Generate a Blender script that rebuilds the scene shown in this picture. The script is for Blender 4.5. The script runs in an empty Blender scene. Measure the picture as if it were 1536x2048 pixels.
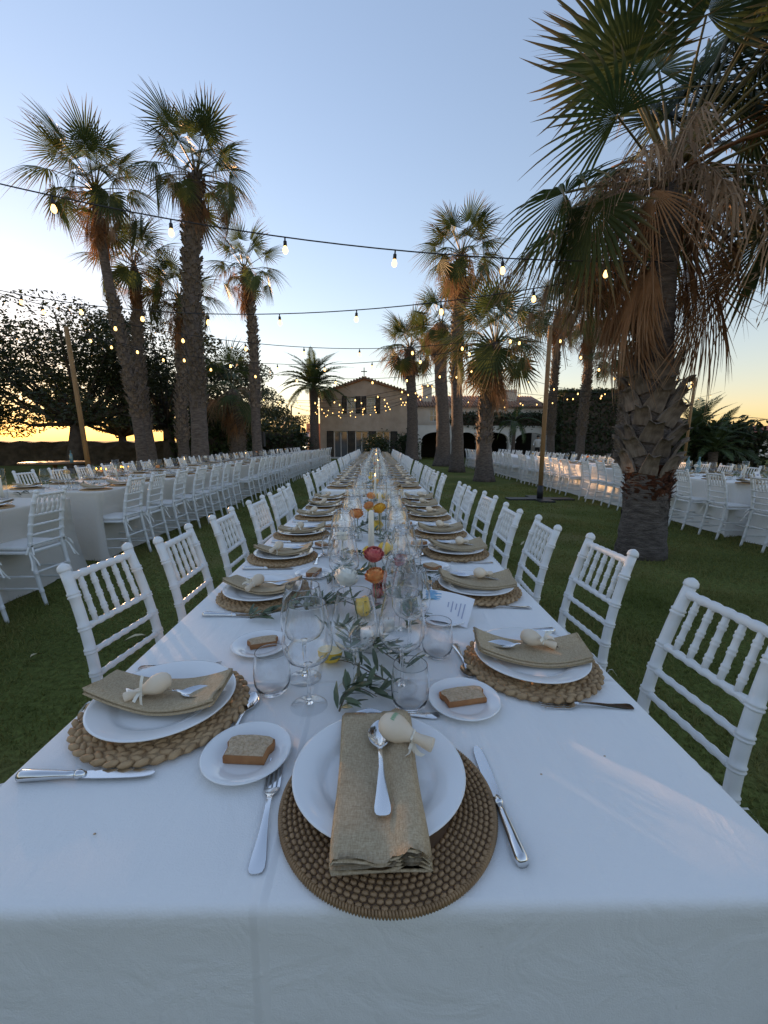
import bpy, math, random
import numpy as np
from mathutils import Matrix, Vector, Euler
R = math.radians
random.seed(7); rng = np.random.default_rng(7)
SC = bpy.context.scene
COL = SC.collection

# ---------------------------------------------------------------- camera, sky, sun, exposure
CZ = 1.315
cam_d = bpy.data.cameras.new('camera'); cam = bpy.data.objects.new('camera', cam_d); COL.objects.link(cam)
cam_d.sensor_fit = 'VERTICAL'; cam_d.sensor_height = 24.0; cam_d.lens = 24.0 * 839 / 2048
cam_d.clip_start = 0.02; cam_d.clip_end = 3000
cam.location = (0, 0, CZ)
cam.matrix_world = Matrix.Translation((0, 0, CZ)) @ Matrix.Rotation(-R(1.09), 4, 'Z') @ Matrix.Rotation(R(90 - 9.62), 4, 'X') @ Matrix.Rotation(R(0.3), 4, 'Z')
SC.camera = cam
SUN_AZ, SUN_EL = R(-41), R(5.5)            # azimuth from +Y towards +X
W = bpy.data.worlds.new('World'); SC.world = W; W.use_nodes = True
nt = W.node_tree
sky = nt.nodes.new('ShaderNodeTexSky'); sky.sky_type = 'NISHITA'; sky.sun_disc = False
sky.sun_elevation = SUN_EL; sky.sun_rotation = SUN_AZ
sky.air_density = 1.4; sky.dust_density = 0.15; sky.ozone_density = 2.5; sky.altitude = 20
tint = nt.nodes.new('ShaderNodeMix'); tint.data_type = 'RGBA'; tint.blend_type = 'MULTIPLY'; tint.inputs[0].default_value = 1; tint.inputs[7].default_value = (1.04, .92, 1.02, 1)   # the camera's white balance, even over the whole sky
gm = nt.nodes.new('ShaderNodeGamma'); gm.inputs[1].default_value = .74   # the camera's soft highlights
nt.links.new(sky.outputs[0], gm.inputs[0]); nt.links.new(gm.outputs[0], tint.inputs[6]); nt.links.new(tint.outputs[2], nt.nodes['Background'].inputs[0]); nt.nodes['Background'].inputs[1].default_value = 0.15
sl = bpy.data.lights.new('sun', 'SUN'); so = bpy.data.objects.new('sun', sl); COL.objects.link(so)
sl.energy = 3.6; sl.angle = R(0.6); sl.color = (1.0, 0.56, 0.27)
sdir = Vector((math.sin(SUN_AZ) * math.cos(SUN_EL), math.cos(SUN_AZ) * math.cos(SUN_EL), math.sin(SUN_EL)))
so.rotation_euler = sdir.to_track_quat('Z', 'Y').to_euler()
VS = SC.view_settings; VS.view_transform = 'Standard'; VS.look = 'None'; VS.gamma = 1; VS.use_curve_mapping = False
VS.exposure = 1.84
CY = SC.cycles
CY.use_denoising = True; CY.max_bounces = 24; CY.diffuse_bounces = 3; CY.glossy_bounces = 8; CY.transmission_bounces = 24
CY.transparent_max_bounces = 32; CY.caustics_reflective = False; CY.caustics_refractive = True; CY.sample_clamp_indirect = 6

# ---------------------------------------------------------------- materials
MATS = {}
def nodemat(name, build):
    m = bpy.data.materials.new(name); m.use_nodes = True
    t = m.node_tree; t.nodes.clear(); out = t.nodes.new('ShaderNodeOutputMaterial')
    build(t, out); MATS[name] = m; return m
def N(t, typ, **kw):
    n = t.nodes.new(typ)
    for k, v in kw.items():
        if k.startswith('i_'): n.inputs[k[2:].replace('_', ' ')].default_value = v
        else: setattr(n, k, v)
    return n
def ramp(t, fac, stops):
    r = t.nodes.new('ShaderNodeValToRGB'); e = r.color_ramp.elements
    while len(e) < len(stops): e.new(0.5)
    for el, (p, c) in zip(e, stops): el.position = p; el.color = (*c, 1)
    t.links.new(fac, r.inputs[0]); return r.outputs[0]
def noise(t, scale, detail=4, rough=.55, vec=None, dist=0):
    n = t.nodes.new('ShaderNodeTexNoise'); n.inputs['Scale'].default_value = scale
    n.inputs['Detail'].default_value = detail; n.inputs['Roughness'].default_value = rough; n.inputs['Distortion'].default_value = dist
    if vec is not None: t.links.new(vec, n.inputs['Vector'])
    return n.outputs['Fac']
def coord(t, kind='Object', scale=None):
    c = t.nodes.new('ShaderNodeTexCoord').outputs[kind]
    if scale:
        m = t.nodes.new('ShaderNodeMapping'); m.inputs['Scale'].default_value = scale; t.links.new(c, m.inputs[0]); return m.outputs[0]
    return c
def bump(t, h, strength, dist=.01):
    b = t.nodes.new('ShaderNodeBump'); b.inputs['Strength'].default_value = strength; b.inputs['Distance'].default_value = dist
    t.links.new(h, b.inputs['Height']); return b.outputs[0]
def simple(name, c1, c2=None, rough=.6, scale=8, bumps=None, metal=0, spec=.5, sheen=0, randv=0, vec=None, detail=5, coat=0, stretch=None):
    """two-tone noise colour, optional relief and per-object brightness variation"""
    def b(t, out):
        p = N(t, 'ShaderNodeBsdfPrincipled'); p.inputs['Roughness'].default_value = rough; p.inputs['Metallic'].default_value = metal
        p.inputs['Specular IOR Level'].default_value = spec; p.inputs['Sheen Weight'].default_value = sheen; p.inputs['Coat Weight'].default_value = coat
        v = coord(t, 'Object', stretch)
        f = noise(t, scale, detail, vec=v)
        col = ramp(t, f, [(.3, c1), (.7, c2 or c1)])
        if randv:
            oi = N(t, 'ShaderNodeObjectInfo'); mr = N(t, 'ShaderNodeMapRange'); mr.inputs['To Min'].default_value = 1 - randv; mr.inputs['To Max'].default_value = 1 + randv
            t.links.new(oi.outputs['Random'], mr.inputs['Value'])
            mx = N(t, 'ShaderNodeVectorMath', operation='SCALE'); t.links.new(col, mx.inputs[0]); t.links.new(mr.outputs[0], mx.inputs['Scale']); col = mx.outputs[0]
        t.links.new(col, p.inputs['Base Color'])
        if bumps:
            h = noise(t, bumps[0], 4, vec=v); t.links.new(bump(t, h, bumps[1], bumps[2]), p.inputs['Normal'])
        t.links.new(p.outputs[0], out.inputs[0])
    return nodemat(name, b)
simple('chair_paint', (.78, .78, .77), (.72, .73, .73), rough=.38, scale=14, bumps=(60, .08, .002))
simple('cushion', (.78, .77, .75), (.72, .71, .69), rough=.85, scale=20, bumps=(18, .25, .01))
simple('ribbon', (.80, .79, .75), rough=.6)
def cloth(name, base):
    def b(t, out):
        p = N(t, 'ShaderNodeBsdfPrincipled'); p.inputs['Roughness'].default_value = .82; p.inputs['Specular IOR Level'].default_value = .25; p.inputs['Sheen Weight'].default_value = .15
        v = coord(t)
        big = noise(t, 2.2, 3, vec=v); col = ramp(t, big, [(.3, tuple(x * .96 for x in base)), (.7, base)])
        spots = noise(t, 55, 2, .4, vec=v); sp = ramp(t, spots, [(.76, (1, 1, 1)), (.80, (.80, .79, .76))])
        mx = N(t, 'ShaderNodeMix', data_type='RGBA', blend_type='MULTIPLY'); mx.inputs[0].default_value = .6
        t.links.new(col, mx.inputs[6]); t.links.new(sp, mx.inputs[7]); t.links.new(mx.outputs[2], p.inputs['Base Color'])
        sx = N(t, 'ShaderNodeSeparateXYZ'); t.links.new(v, sx.inputs[0])
        def crease(src, at, period):
            a = N(t, 'ShaderNodeMath', operation='ADD'); a.inputs[1].default_value = at; t.links.new(src, a.inputs[0])
            if period:
                pp = N(t, 'ShaderNodeMath', operation='PINGPONG'); pp.inputs[1].default_value = period; t.links.new(a.outputs[0], pp.inputs[0]); a = pp
            b2 = N(t, 'ShaderNodeMath', operation='ABSOLUTE'); t.links.new(a.outputs[0], b2.inputs[0])
            mr = N(t, 'ShaderNodeMapRange'); mr.interpolation_type = 'SMOOTHSTEP'; mr.inputs['From Max'].default_value = .012; mr.inputs['To Min'].default_value = 1.1; mr.inputs['To Max'].default_value = 0; t.links.new(b2.outputs[0], mr.inputs['Value']); return mr.outputs[0]
        weave = noise(t, 420, 2, vec=v); wr = noise(t, 9, 3, vec=coord(t, 'Object', (1, .35, 1)), dist=1.2)
        h = N(t, 'ShaderNodeMath', operation='MULTIPLY_ADD'); h.inputs[1].default_value = .12; t.links.new(weave, h.inputs[0]); t.links.new(wr, h.inputs[2])
        for cr in (crease(sx.outputs[0], .12, None), crease(sx.outputs[1], .2, .62)):
            h2 = N(t, 'ShaderNodeMath', operation='ADD'); t.links.new(h.outputs[0], h2.inputs[0]); t.links.new(cr, h2.inputs[1]); h = h2
        t.links.new(bump(t, h.outputs[0], .30, .02), p.inputs['Normal'])
        t.links.new(p.outputs[0], out.inputs[0])
    return nodemat(name, b)
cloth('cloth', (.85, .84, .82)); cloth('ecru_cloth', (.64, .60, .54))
simple('porcelain', (.82, .82, .81), rough=.1, spec=.5, coat=.3)
def linen(t, out):
    p = N(t, 'ShaderNodeBsdfPrincipled'); p.inputs['Roughness'].default_value = .9; p.inputs['Specular IOR Level'].default_value = .15
    v = coord(t)
    w1 = noise(t, 620, 2, vec=coord(t, 'Object', (1, .2, 1))); w2 = noise(t, 620, 2, vec=coord(t, 'Object', (.2, 1, 1)))
    a = N(t, 'ShaderNodeMath', operation='ADD'); t.links.new(w1, a.inputs[0]); t.links.new(w2, a.inputs[1])
    hlf = N(t, 'ShaderNodeMath', operation='MULTIPLY'); hlf.inputs[1].default_value = .5; t.links.new(a.outputs[0], hlf.inputs[0])
    col = ramp(t, hlf.outputs[0], [(.36, (.36, .27, .17)), (.5, (.46, .36, .24)), (.66, (.56, .46, .325))])
    big = noise(t, 9, 3, vec=v); sh = ramp(t, big, [(.3, (.86, .86, .84)), (.7, (1.05, 1.04, 1.0))])
    mx = N(t, 'ShaderNodeMix', data_type='RGBA', blend_type='MULTIPLY'); mx.inputs[0].default_value = 1
    t.links.new(col, mx.inputs[6]); t.links.new(sh, mx.inputs[7]); t.links.new(mx.outputs[2], p.inputs['Base Color'])
    t.links.new(bump(t, hlf.outputs[0], .5, .002), p.inputs['Normal']); t.links.new(p.outputs[0], out.inputs[0])
nodemat('linen', linen)
simple('braid', (.32, .195, .095), (.50, .34, .185), rough=.75, scale=40, bumps=(220, .5, .002), stretch=(1, 1, 1), randv=.12)
simple('rattan', (.21, .125, .058), (.35, .215, .105), rough=.5, scale=45, bumps=(200, .4, .001))
simple('rattan_core', (.12, .065, .03), (.18, .10, .05), rough=.7, scale=30)
simple('steel', (.78, .78, .78), (.70, .70, .70), rough=.13, metal=1, scale=5)
simple('crumb', (.50, .34, .20), (.78, .61, .42), rough=.95, scale=150, bumps=(170, 1.0, .012))
simple('crust', (.24, .095, .03), (.38, .17, .06), rough=.7, scale=30, bumps=(80, .5, .003))
simple('cream_wood', (.70, .56, .40), (.78, .66, .51), rough=.6, scale=12, randv=.06)
simple('cream_ribbon', (.80, .74, .62), rough=.7)
simple('green_print', (.14, .42, .20), rough=.7)
simple('lemon', (.80, .48, .035), (.88, .60, .06), rough=.42, scale=9, bumps=(75, .35, .003))
simple('lemon_flesh', (.82, .58, .20), (.90, .74, .40), rough=.35, scale=30)
simple('lemon_pith', (.88, .80, .55), rough=.6)
simple('olive_leaf', (.075, .105, .055), (.13, .165, .095), rough=.5, scale=20, randv=.3)
simple('olive_stem', (.13, .10, .06), rough=.8)
simple('wax', (.82, .76, .62), (.86, .80, .68), rough=.5)
simple('white_wax', (.84, .83, .78), rough=.45)
simple('petal_white', (.84, .83, .76), rough=.7, randv=.05)
simple('petal_coral', (.50, .07, .09), (.80, .30, .26), rough=.7, scale=60)
simple('petal_orange', (.70, .20, .05), (.88, .50, .20), rough=.7, scale=60)
simple('petal_yellow', (.70, .32, .015), (.88, .55, .08), rough=.7, scale=60)
simple('flower_stem', (.10, .14, .06), rough=.6)
simple('paper', (.84, .84, .86), rough=.8)
simple('print_blue', (.10, .32, .62), (.25, .55, .75), rough=.8, scale=60)
simple('print_grey', (.40, .42, .55), rough=.8)
simple('brass', (.55, .36, .14), (.62, .42, .18), rough=.25, metal=1)
simple('black_rubber', (.012, .012, .013), rough=.6)
simple('black_metal', (.02, .02, .022), rough=.5)
simple('pole_wood', (.20, .115, .045), (.30, .18, .075), rough=.75, scale=5, stretch=(6, 6, .6), bumps=(18, .3, .01), randv=.1)
simple('bark', (.045, .036, .03), (.10, .082, .068), rough=.95, scale=6, bumps=(14, .9, .03))
simple('palm_trunk', (.065, .05, .042), (.17, .14, .12), rough=.95, scale=9, bumps=(22, 1.0, .03), stretch=(1, 1, 3))
simple('palm_boot', (.085, .066, .052), (.225, .185, .15), rough=.9, scale=12, bumps=(30, .8, .01), stretch=(3, 3, .7), randv=.25)
simple('palm_fibre', (.055, .018, .010), (.16, .055, .025), rough=.95, scale=20, bumps=(50, .8, .02))
simple('stone_wall', (.05, .042, .034), (.13, .11, .085), rough=.95, scale=3, bumps=(5, 1.0, .08))
simple('house_wall', (.42, .33, .255), (.55, .455, .365), rough=.95, scale=1.6, bumps=(4, .5, .04), detail=8)
simple('pale_wall', (.46, .40, .32), (.56, .50, .42), rough=.9, scale=1.2, detail=6)
simple('orange_wall', (.50, .24, .14), rough=.9)
simple('white_wall', (.70, .70, .68), (.60, .60, .59), rough=.9, scale=1.5)
simple('roof_tile', (.20, .12, .08), (.32, .20, .14), rough=.9, scale=3, randv=.15)
simple('red_roof', (.30, .075, .05), (.38, .11, .07), rough=.9, scale=2)
simple('shutter', (.010, .012, .011), rough=.6)
simple('window_frame', (.62, .60, .57), rough=.6)
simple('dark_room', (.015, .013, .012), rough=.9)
simple('pane', (.10, .11, .12), rough=.06, spec=.9)
simple('van_paint', (.72, .72, .70), rough=.3, coat=.4)
simple('tyre', (.015, .015, .015), rough=.85)
simple('water_bottle', (.10, .22, .26), rough=.1, spec=.8)
simple('skin', (.42, .26, .18), rough=.6)
simple('shirt', (.74, .74, .73), rough=.85)
simple('trousers', (.02, .02, .022), rough=.85)
simple('hair', (.02, .014, .01), rough=.7)
simple('wood_table', (.10, .06, .03), (.16, .10, .05), rough=.6)
simple('fallen', (.52, .45, .27), (.62, .56, .38), rough=.8)
def leafmat(name, c1, c2, trans=.35, tip=None, rough=.5):
    """foliage: diffuse + translucent, tone varies per object and over the leaf; optional dry tips along attribute t"""
    def b(t, out):
        v = coord(t); f = noise(t, 3.5 if name != 'grass_blade' else 1.1, 4, .65, vec=v); col = ramp(t, f, [(.3, c1), (.7, c2)])
        oi = N(t, 'ShaderNodeObjectInfo'); mr = N(t, 'ShaderNodeMapRange'); mr.inputs['To Min'].default_value = .75; mr.inputs['To Max'].default_value = 1.3
        t.links.new(oi.outputs['Random'], mr.inputs['Value'])
        sc = N(t, 'ShaderNodeVectorMath', operation='SCALE'); t.links.new(col, sc.inputs[0]); t.links.new(mr.outputs[0], sc.inputs['Scale']); col = sc.outputs[0]
        if tip:
            at = N(t, 'ShaderNodeAttribute', attribute_name='t')
            fr = N(t, 'ShaderNodeMapRange'); fr.inputs['From Min'].default_value = .62; fr.inputs['From Max'].default_value = .98
            t.links.new(at.outputs['Fac'], fr.inputs['Value'])
            mx = N(t, 'ShaderNodeMix', data_type='RGBA'); t.links.new(fr.outputs[0], mx.inputs[0]); t.links.new(col, mx.inputs[6]); mx.inputs[7].default_value = (*tip, 1); col = mx.outputs[2]
        p = N(t, 'ShaderNodeBsdfPrincipled'); p.inputs['Roughness'].default_value = rough; p.inputs['Specular IOR Level'].default_value = .3
        tr = N(t, 'ShaderNodeBsdfTranslucent'); t.links.new(col, p.inputs['Base Color']); t.links.new(col, tr.inputs[0])
        ms = N(t, 'ShaderNodeMixShader'); ms.inputs[0].default_value = trans
        t.links.new(p.outputs[0], ms.inputs[1]); t.links.new(tr.outputs[0], ms.inputs[2]); t.links.new(ms.outputs[0], out.inputs[0])
    return nodemat(name, b)
leafmat('fan_green', (.040, .062, .022), (.085, .115, .035), .35, (.26, .17, .085))
leafmat('fan_dry', (.17, .085, .038), (.32, .18, .095), .35, (.34, .225, .14), .8)
leafmat('petiole', (.09, .085, .035), (.16, .13, .06), .05)
leafmat('strand', (.30, .20, .13), (.42, .31, .22), .2, None, .9)
leafmat('feather', (.045, .07, .028), (.08, .115, .04), .3)
leafmat('tree_leaf', (.030, .042, .018), (.060, .075, .030), .25)
leafmat('hedge_leaf', (.022, .036, .014), (.045, .065, .024), .2)
leafmat('grass_blade', (.115, .145, .034), (.25, .225, .08), .4, None, .7)
def ground(t, out):
    p = N(t, 'ShaderNodeBsdfPrincipled'); p.inputs['Roughness'].default_value = .95; p.inputs['Specular IOR Level'].default_value = .1
    v = coord(t); f1 = noise(t, .55, 5, vec=v); f2 = noise(t, 30, 4, vec=v)
    c1 = ramp(t, f1, [(.36, (.105, .125, .034)), (.52, (.14, .165, .046)), (.70, (.22, .185, .08))])
    c2 = ramp(t, f2, [(.3, (.55, .55, .5)), (.7, (1.15, 1.15, 1.1))])
    mx = N(t, 'ShaderNodeMix', data_type='RGBA', blend_type='MULTIPLY'); mx.inputs[0].default_value = 1
    t.links.new(c1, mx.inputs[6]); t.links.new(c2, mx.inputs[7]); t.links.new(mx.outputs[2], p.inputs['Base Color'])
    t.links.new(bump(t, f2, .9, .03), p.inputs['Normal']); t.links.new(p.outputs[0], out.inputs[0])
nodemat('lawn', ground)
def glass(name, tint, edge):
    def b(t, out):
        lw = N(t, 'ShaderNodeLayerWeight'); lw.inputs['Blend'].default_value = .5
        col = ramp(t, lw.outputs['Facing'], [(.0, tint), (.62, tuple(x * .97 for x in tint)), (.86, tuple(x * .8 for x in tint)), (.99, edge)])
        tr = N(t, 'ShaderNodeBsdfTransparent'); t.links.new(col, tr.inputs[0])
        gl = N(t, 'ShaderNodeBsdfGlossy'); gl.inputs['Roughness'].default_value = .03
        pw = N(t, 'ShaderNodeMath', operation='POWER'); pw.inputs[1].default_value = 3.0; t.links.new(lw.outputs['Facing'], pw.inputs[0])
        fr = N(t, 'ShaderNodeMath', operation='MULTIPLY_ADD'); fr.inputs[1].default_value = .85; fr.inputs[2].default_value = .06; t.links.new(pw.outputs[0], fr.inputs[0])
        ms = N(t, 'ShaderNodeMixShader'); t.links.new(fr.outputs[0], ms.inputs[0]); t.links.new(tr.outputs[0], ms.inputs[1]); t.links.new(gl.outputs[0], ms.inputs[2])
        t.links.new(ms.outputs[0], out.inputs[0])
    return nodemat(name, b)
glass('glass', (.985, .988, .988), (.60, .64, .66))
nodemat('real_glass', lambda t, out: (lambda g: t.links.new(g.outputs[0], out.inputs[0]))(N(t, 'ShaderNodeBsdfGlass', i_IOR=1.48, i_Roughness=0.0)))
glass('red_glass', (.75, .22, .20), (.35, .06, .05))
glass('amber_glass', (.92, .70, .25), (.5, .28, .05))
def solid_glass(t, out):
    g = N(t, 'ShaderNodeBsdfGlass'); g.inputs['IOR'].default_value = 1.45; g.inputs['Roughness'].default_value = 0
    tr = N(t, 'ShaderNodeBsdfTransparent'); ms = N(t, 'ShaderNodeMixShader'); ms.inputs[0].default_value = .45
    t.links.new(g.outputs[0], ms.inputs[1]); t.links.new(tr.outputs[0], ms.inputs[2]); t.links.new(ms.outputs[0], out.inputs[0])
nodemat('solid_glass', solid_glass)
def emis(name, col, s):
    def b(t, out):
        e = N(t, 'ShaderNodeEmission'); e.inputs[0].default_value = (*col, 1); e.inputs[1].default_value = s; t.links.new(e.outputs[0], out.inputs[0])
    m = nodemat(name, b)
    try: m.cycles.emission_sampling = 'NONE'
    except Exception: pass
    return m
emis('bulb_glow', (1.0, .56, .19), 1.25)
emis('flame', (1.0, .55, .16), 5.0)
emis('headlight', (1.0, .85, .6), 2.0)

# ---------------------------------------------------------------- mesh helpers
class MB:
    def __init__(s): s.v = []; s.f = []; s.t = None
    def add(s, v, f):
        o = len(s.v); s.v.extend([tuple(map(float, p)) for p in v]); s.f.extend([tuple(i + o for i in q) for q in f]); return s
    def merge(s, m, M=None):
        vs = m.v if M is None else [tuple(M @ Vector(p)) for p in m.v]
        return s.add(vs, m.f)
    def box(s, x0, x1, y0, y1, z0, z1):
        v = [(x, y, z) for z in (z0, z1) for y in (y0, y1) for x in (x0, x1)]
        return s.add(v, [(0, 2, 3, 1), (4, 5, 7, 6), (0, 1, 5, 4), (2, 6, 7, 3), (0, 4, 6, 2), (1, 3, 7, 5)])
    def lathe(s, prof, n=24, cx=0, cy=0):
        v = []; f = []
        for r, z in prof:
            for k in range(n):
                a = 2 * math.pi * k / n; v.append((cx + r * math.cos(a), cy + r * math.sin(a), z))
        for i in range(len(prof) - 1):
            for k in range(n):
                k2 = (k + 1) % n; f.append((i * n + k, i * n + k2, (i + 1) * n + k2, (i + 1) * n + k))
        return s.add(v, f)
    def tube(s, pts, rad, n=8, cap=True):
        pts = [Vector(p) for p in pts]; m = len(pts)
        if not hasattr(rad, '__len__'): rad = [rad] * m
        v = []; f = []; up = None
        for i, p in enumerate(pts):
            d = (pts[min(i + 1, m - 1)] - pts[max(i - 1, 0)])
            d = d.normalized() if d.length > 1e-9 else Vector((0, 0, 1))
            if up is None: up = d.orthogonal().normalized()
            up = (up - d * up.dot(d)); up = up.normalized() if up.length > 1e-6 else d.orthogonal().normalized()
            w = d.cross(up)
            for k in range(n):
                a = 2 * math.pi * k / n; v.append(p + (up * math.cos(a) + w * math.sin(a)) * rad[i])
        for i in range(m - 1):
            for k in range(n):
                k2 = (k + 1) % n; f.append((i * n + k, i * n + k2, (i + 1) * n + k2, (i + 1) * n + k))
        if cap: f.append(tuple(range(n - 1, -1, -1))); f.append(tuple((m - 1) * n + k for k in range(n)))
        return s.add(v, f)
    def ball(s, c, r, n=10, m=6, scale=(1, 1, 1), M=None):
        v = []; f = []
        for i in range(m + 1):
            th = math.pi * i / m
            for k in range(n):
                a = 2 * math.pi * k / n
                p = Vector((math.sin(th) * math.cos(a) * r * scale[0], math.sin(th) * math.sin(a) * r * scale[1], math.cos(th) * r * scale[2]))
                if M: p = M @ p
                v.append(p + Vector(c))
        for i in range(m):
            for k in range(n):
                k2 = (k + 1) % n; f.append((i * n + k, (i + 1) * n + k, (i + 1) * n + k2, i * n + k2))
        return s.add(v, f)
    def strip(s, rows):
        """rows: list of equal-length point rows -> grid faces"""
        n = len(rows[0]); v = [p for r in rows for p in r]; f = []
        for i in range(len(rows) - 1):
            for k in range(n - 1): f.append((i * n + k, i * n + k + 1, (i + 1) * n + k + 1, (i + 1) * n + k))
        return s.add(v, f)
    def mesh(s, name, mat, smooth=True):
        me = bpy.data.meshes.new(name); me.from_pydata(s.v, [], s.f)
        if smooth: me.polygons.foreach_set('use_smooth', [True] * len(me.polygons))
        me.materials.append(MATS[mat])
        if s.t is not None:
            a = me.attributes.new('t', 'FLOAT', 'POINT'); a.data.foreach_set('value', np.array(s.t, dtype=np.float32))
        me.update(); return me
def obj(name, me, parent=None, loc=(0, 0, 0), rot=(0, 0, 0), scale=(1, 1, 1), M=None, kind=None):
    o = bpy.data.objects.new(name, me); COL.objects.link(o)
    if M is not None: o.matrix_basis = M
    else:
        o.location = loc; o.rotation_euler = rot; o.scale = scale if hasattr(scale, '__len__') else (scale,) * 3
    if parent is not None: o.parent = parent
    if kind: o['kind'] = kind
    return o
def tag(o, label, cat, group=None, kind=None):
    o['label'] = label; o['category'] = cat
    if group: o['group'] = group
    if kind: o['kind'] = kind
    return o
def thing(name, label, cat, group=None, loc=(0, 0, 0), rot=(0, 0, 0), scale=1):
    return tag(obj(name, None, None, loc, rot, scale), label, cat, group)
def structure(name, me, **k):
    o = obj(name, me, **k); o['kind'] = 'structure'; return o
def grid_np(name, co, faces, mat, smooth=False, attr=None):
    """fast mesh from arrays: co (n,3), faces (m,k)"""
    me = bpy.data.meshes.new(name); m, k = faces.shape
    me.vertices.add(len(co)); me.vertices.foreach_set('co', np.ascontiguousarray(co, dtype=np.float32).ravel())
    me.loops.add(m * k); me.loops.foreach_set('vertex_index', np.ascontiguousarray(faces, dtype=np.int32).ravel())
    me.polygons.add(m); me.polygons.foreach_set('loop_start', np.arange(0, m * k, k, dtype=np.int32))
    try: me.polygons.foreach_set('loop_total', np.full(m, k, dtype=np.int32))
    except Exception: pass
    if smooth: me.polygons.foreach_set('use_smooth', np.ones(m, dtype=bool))
    me.materials.append(MATS[mat]); me.update(calc_edges=True); me.validate(); return me
ORD = ['first', 'second', 'third', 'fourth', 'fifth', 'sixth', 'seventh', 'eighth', 'ninth', 'tenth', 'eleventh', 'twelfth', 'thirteenth', 'fourteenth', 'fifteenth', 'sixteenth']

# ---------------------------------------------------------------- ground and lawn
mb = MB(); mb.add([(-400, -60, 0), (400, -60, 0), (400, 700, 0), (-400, 700, 0)], [(0, 1, 2, 3)])
structure('ground', mb.mesh('ground', 'lawn', False))
TABLES = {'main': (-.604, .561, [(.43, 4.24), (4.72, 8.62), (9.0, 12.9), (13.25, 17.0), (17.35, 20.3)]),
          'sunset': (-4.12, -2.96, [(.5, 4.05), (4.52, 8.5), (8.9, 12.9), (13.3, 17.3), (17.7, 21.7), (22.1, 25.0)]),
          'palm': (4.98, 6.15, [(1.6, 5.35), (5.75, 9.6), (10.1, 14.0), (14.4, 18.2), (18.6, 22.4)])}
def in_table(x, y):
    r = np.zeros(len(x), bool)
    for x0, x1, secs in TABLES.values():
        for a, b in secs: r |= (x > x0 - .0) & (x < x1 + .0) & (y > a) & (y < b)
    return r
def grass():
    xs = []; ys = []
    for (x0, x1, y0, y1, dens) in [(-3.0, 5.2, .3, 3.5, 5200), (-3.2, 6.0, 3.5, 7, 2600), (-6, 8, 7, 13, 800), (-9, -4, 1, 7, 700)]:
        n = int((x1 - x0) * (y1 - y0) * dens); xs.append(rng.uniform(x0, x1, n)); ys.append(rng.uniform(y0, y1, n))
    x = np.concatenate(xs); y = np.concatenate(ys)
    patch = np.sin(x * 2.1 + 1.3 * np.sin(y * 1.7)) * np.cos(y * 1.9 + x) + .6 * np.sin(x * 7.3 + y * 5.1)
    keep = ~in_table(x, y) & (rng.random(len(x)) < .62 + .3 * patch); x = x[keep]; y = y[keep]; n = len(x)
    far = np.clip(y / 9, .25, 1)
    h = rng.uniform(.012, .036, n) * (1 + .25 * patch[keep]); w = rng.uniform(.0018, .0035, n) * (1 + 2.2 * far); a = rng.uniform(0, 2 * np.pi, n); ln = rng.uniform(.2, 1.1, n) * h; la = rng.uniform(0, 2 * np.pi, n)
    co = np.zeros((n, 3, 3)); co[:, 0] = np.stack([x - w * np.cos(a), y - w * np.sin(a), np.zeros(n)], 1); co[:, 1] = np.stack([x + w * np.cos(a), y + w * np.sin(a), np.zeros(n)], 1)
    co[:, 2] = np.stack([x + ln * np.cos(la), y + ln * np.sin(la), h], 1)
    o = obj('grass', grid_np('grass', co.reshape(-1, 3), np.arange(n * 3).reshape(n, 3), 'grass_blade'))
    tag(o, 'short mown green grass blades on the lawn between the tables', 'grass', kind='stuff')
grass()

# ---------------------------------------------------------------- foliage helpers
def quads(c, size, flat=0.0, aspect=.45, r=None):
    """leaf quads round centres c (n,3); flat in 0..1 pulls the leaves towards horizontal"""
    r = r or rng; n = len(c)
    d = r.normal(size=(n, 3)); d[:, 2] *= (1 - flat); d /= np.linalg.norm(d, axis=1)[:, None]
    e = r.normal(size=(n, 3)); e[:, 2] *= (1 - flat * .7); e -= (e * d).sum(1)[:, None] * d; e /= np.linalg.norm(e, axis=1)[:, None]
    s = r.uniform(.6, 1.3, n)[:, None] * size
    co = np.stack([c - d * s, c + e * s * aspect, c + d * s, c - e * s * aspect], 1).reshape(-1, 3)
    return co, np.arange(n * 4).reshape(n, 4)
def leaf_box(name, x0, x1, y0, y1, z0, z1, n, size, label, cat, mat='hedge_leaf', rough=.12):
    """clipped hedge: dark inner mass with leaves standing out of every face"""
    c = rng.uniform(0, 1, (n, 3)); f = rng.choice(6, n, p=[.16, .16, .30, .06, .32, .0])
    for k, (ax, val) in enumerate([(0, 0), (0, 1), (1, 0), (1, 1), (2, 1), (2, 0)]): c[f == k, ax] = val
    c = c * np.array([x1 - x0, y1 - y0, z1 - z0]) + np.array([x0, y0, z0]) + rng.normal(size=(n, 3)) * rough
    co, fa = quads(c, size)
    t = thing(name, label, cat, loc=((x0 + x1) / 2, (y0 + y1) / 2, z0))
    off = np.array([(x0 + x1) / 2, (y0 + y1) / 2, z0])
    obj('foliage', grid_np('foliage', co - off, fa, mat), t, kind='stuff')
    m = MB(); w = .1; m.box(x0 - off[0] + w, x1 - off[0] - w, y0 - off[1] + w, y1 - off[1] - w, 0, z1 - z0 - w); obj('stem_mass', m.mesh('stem_mass', 'bark', False), t)
    return t
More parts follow.
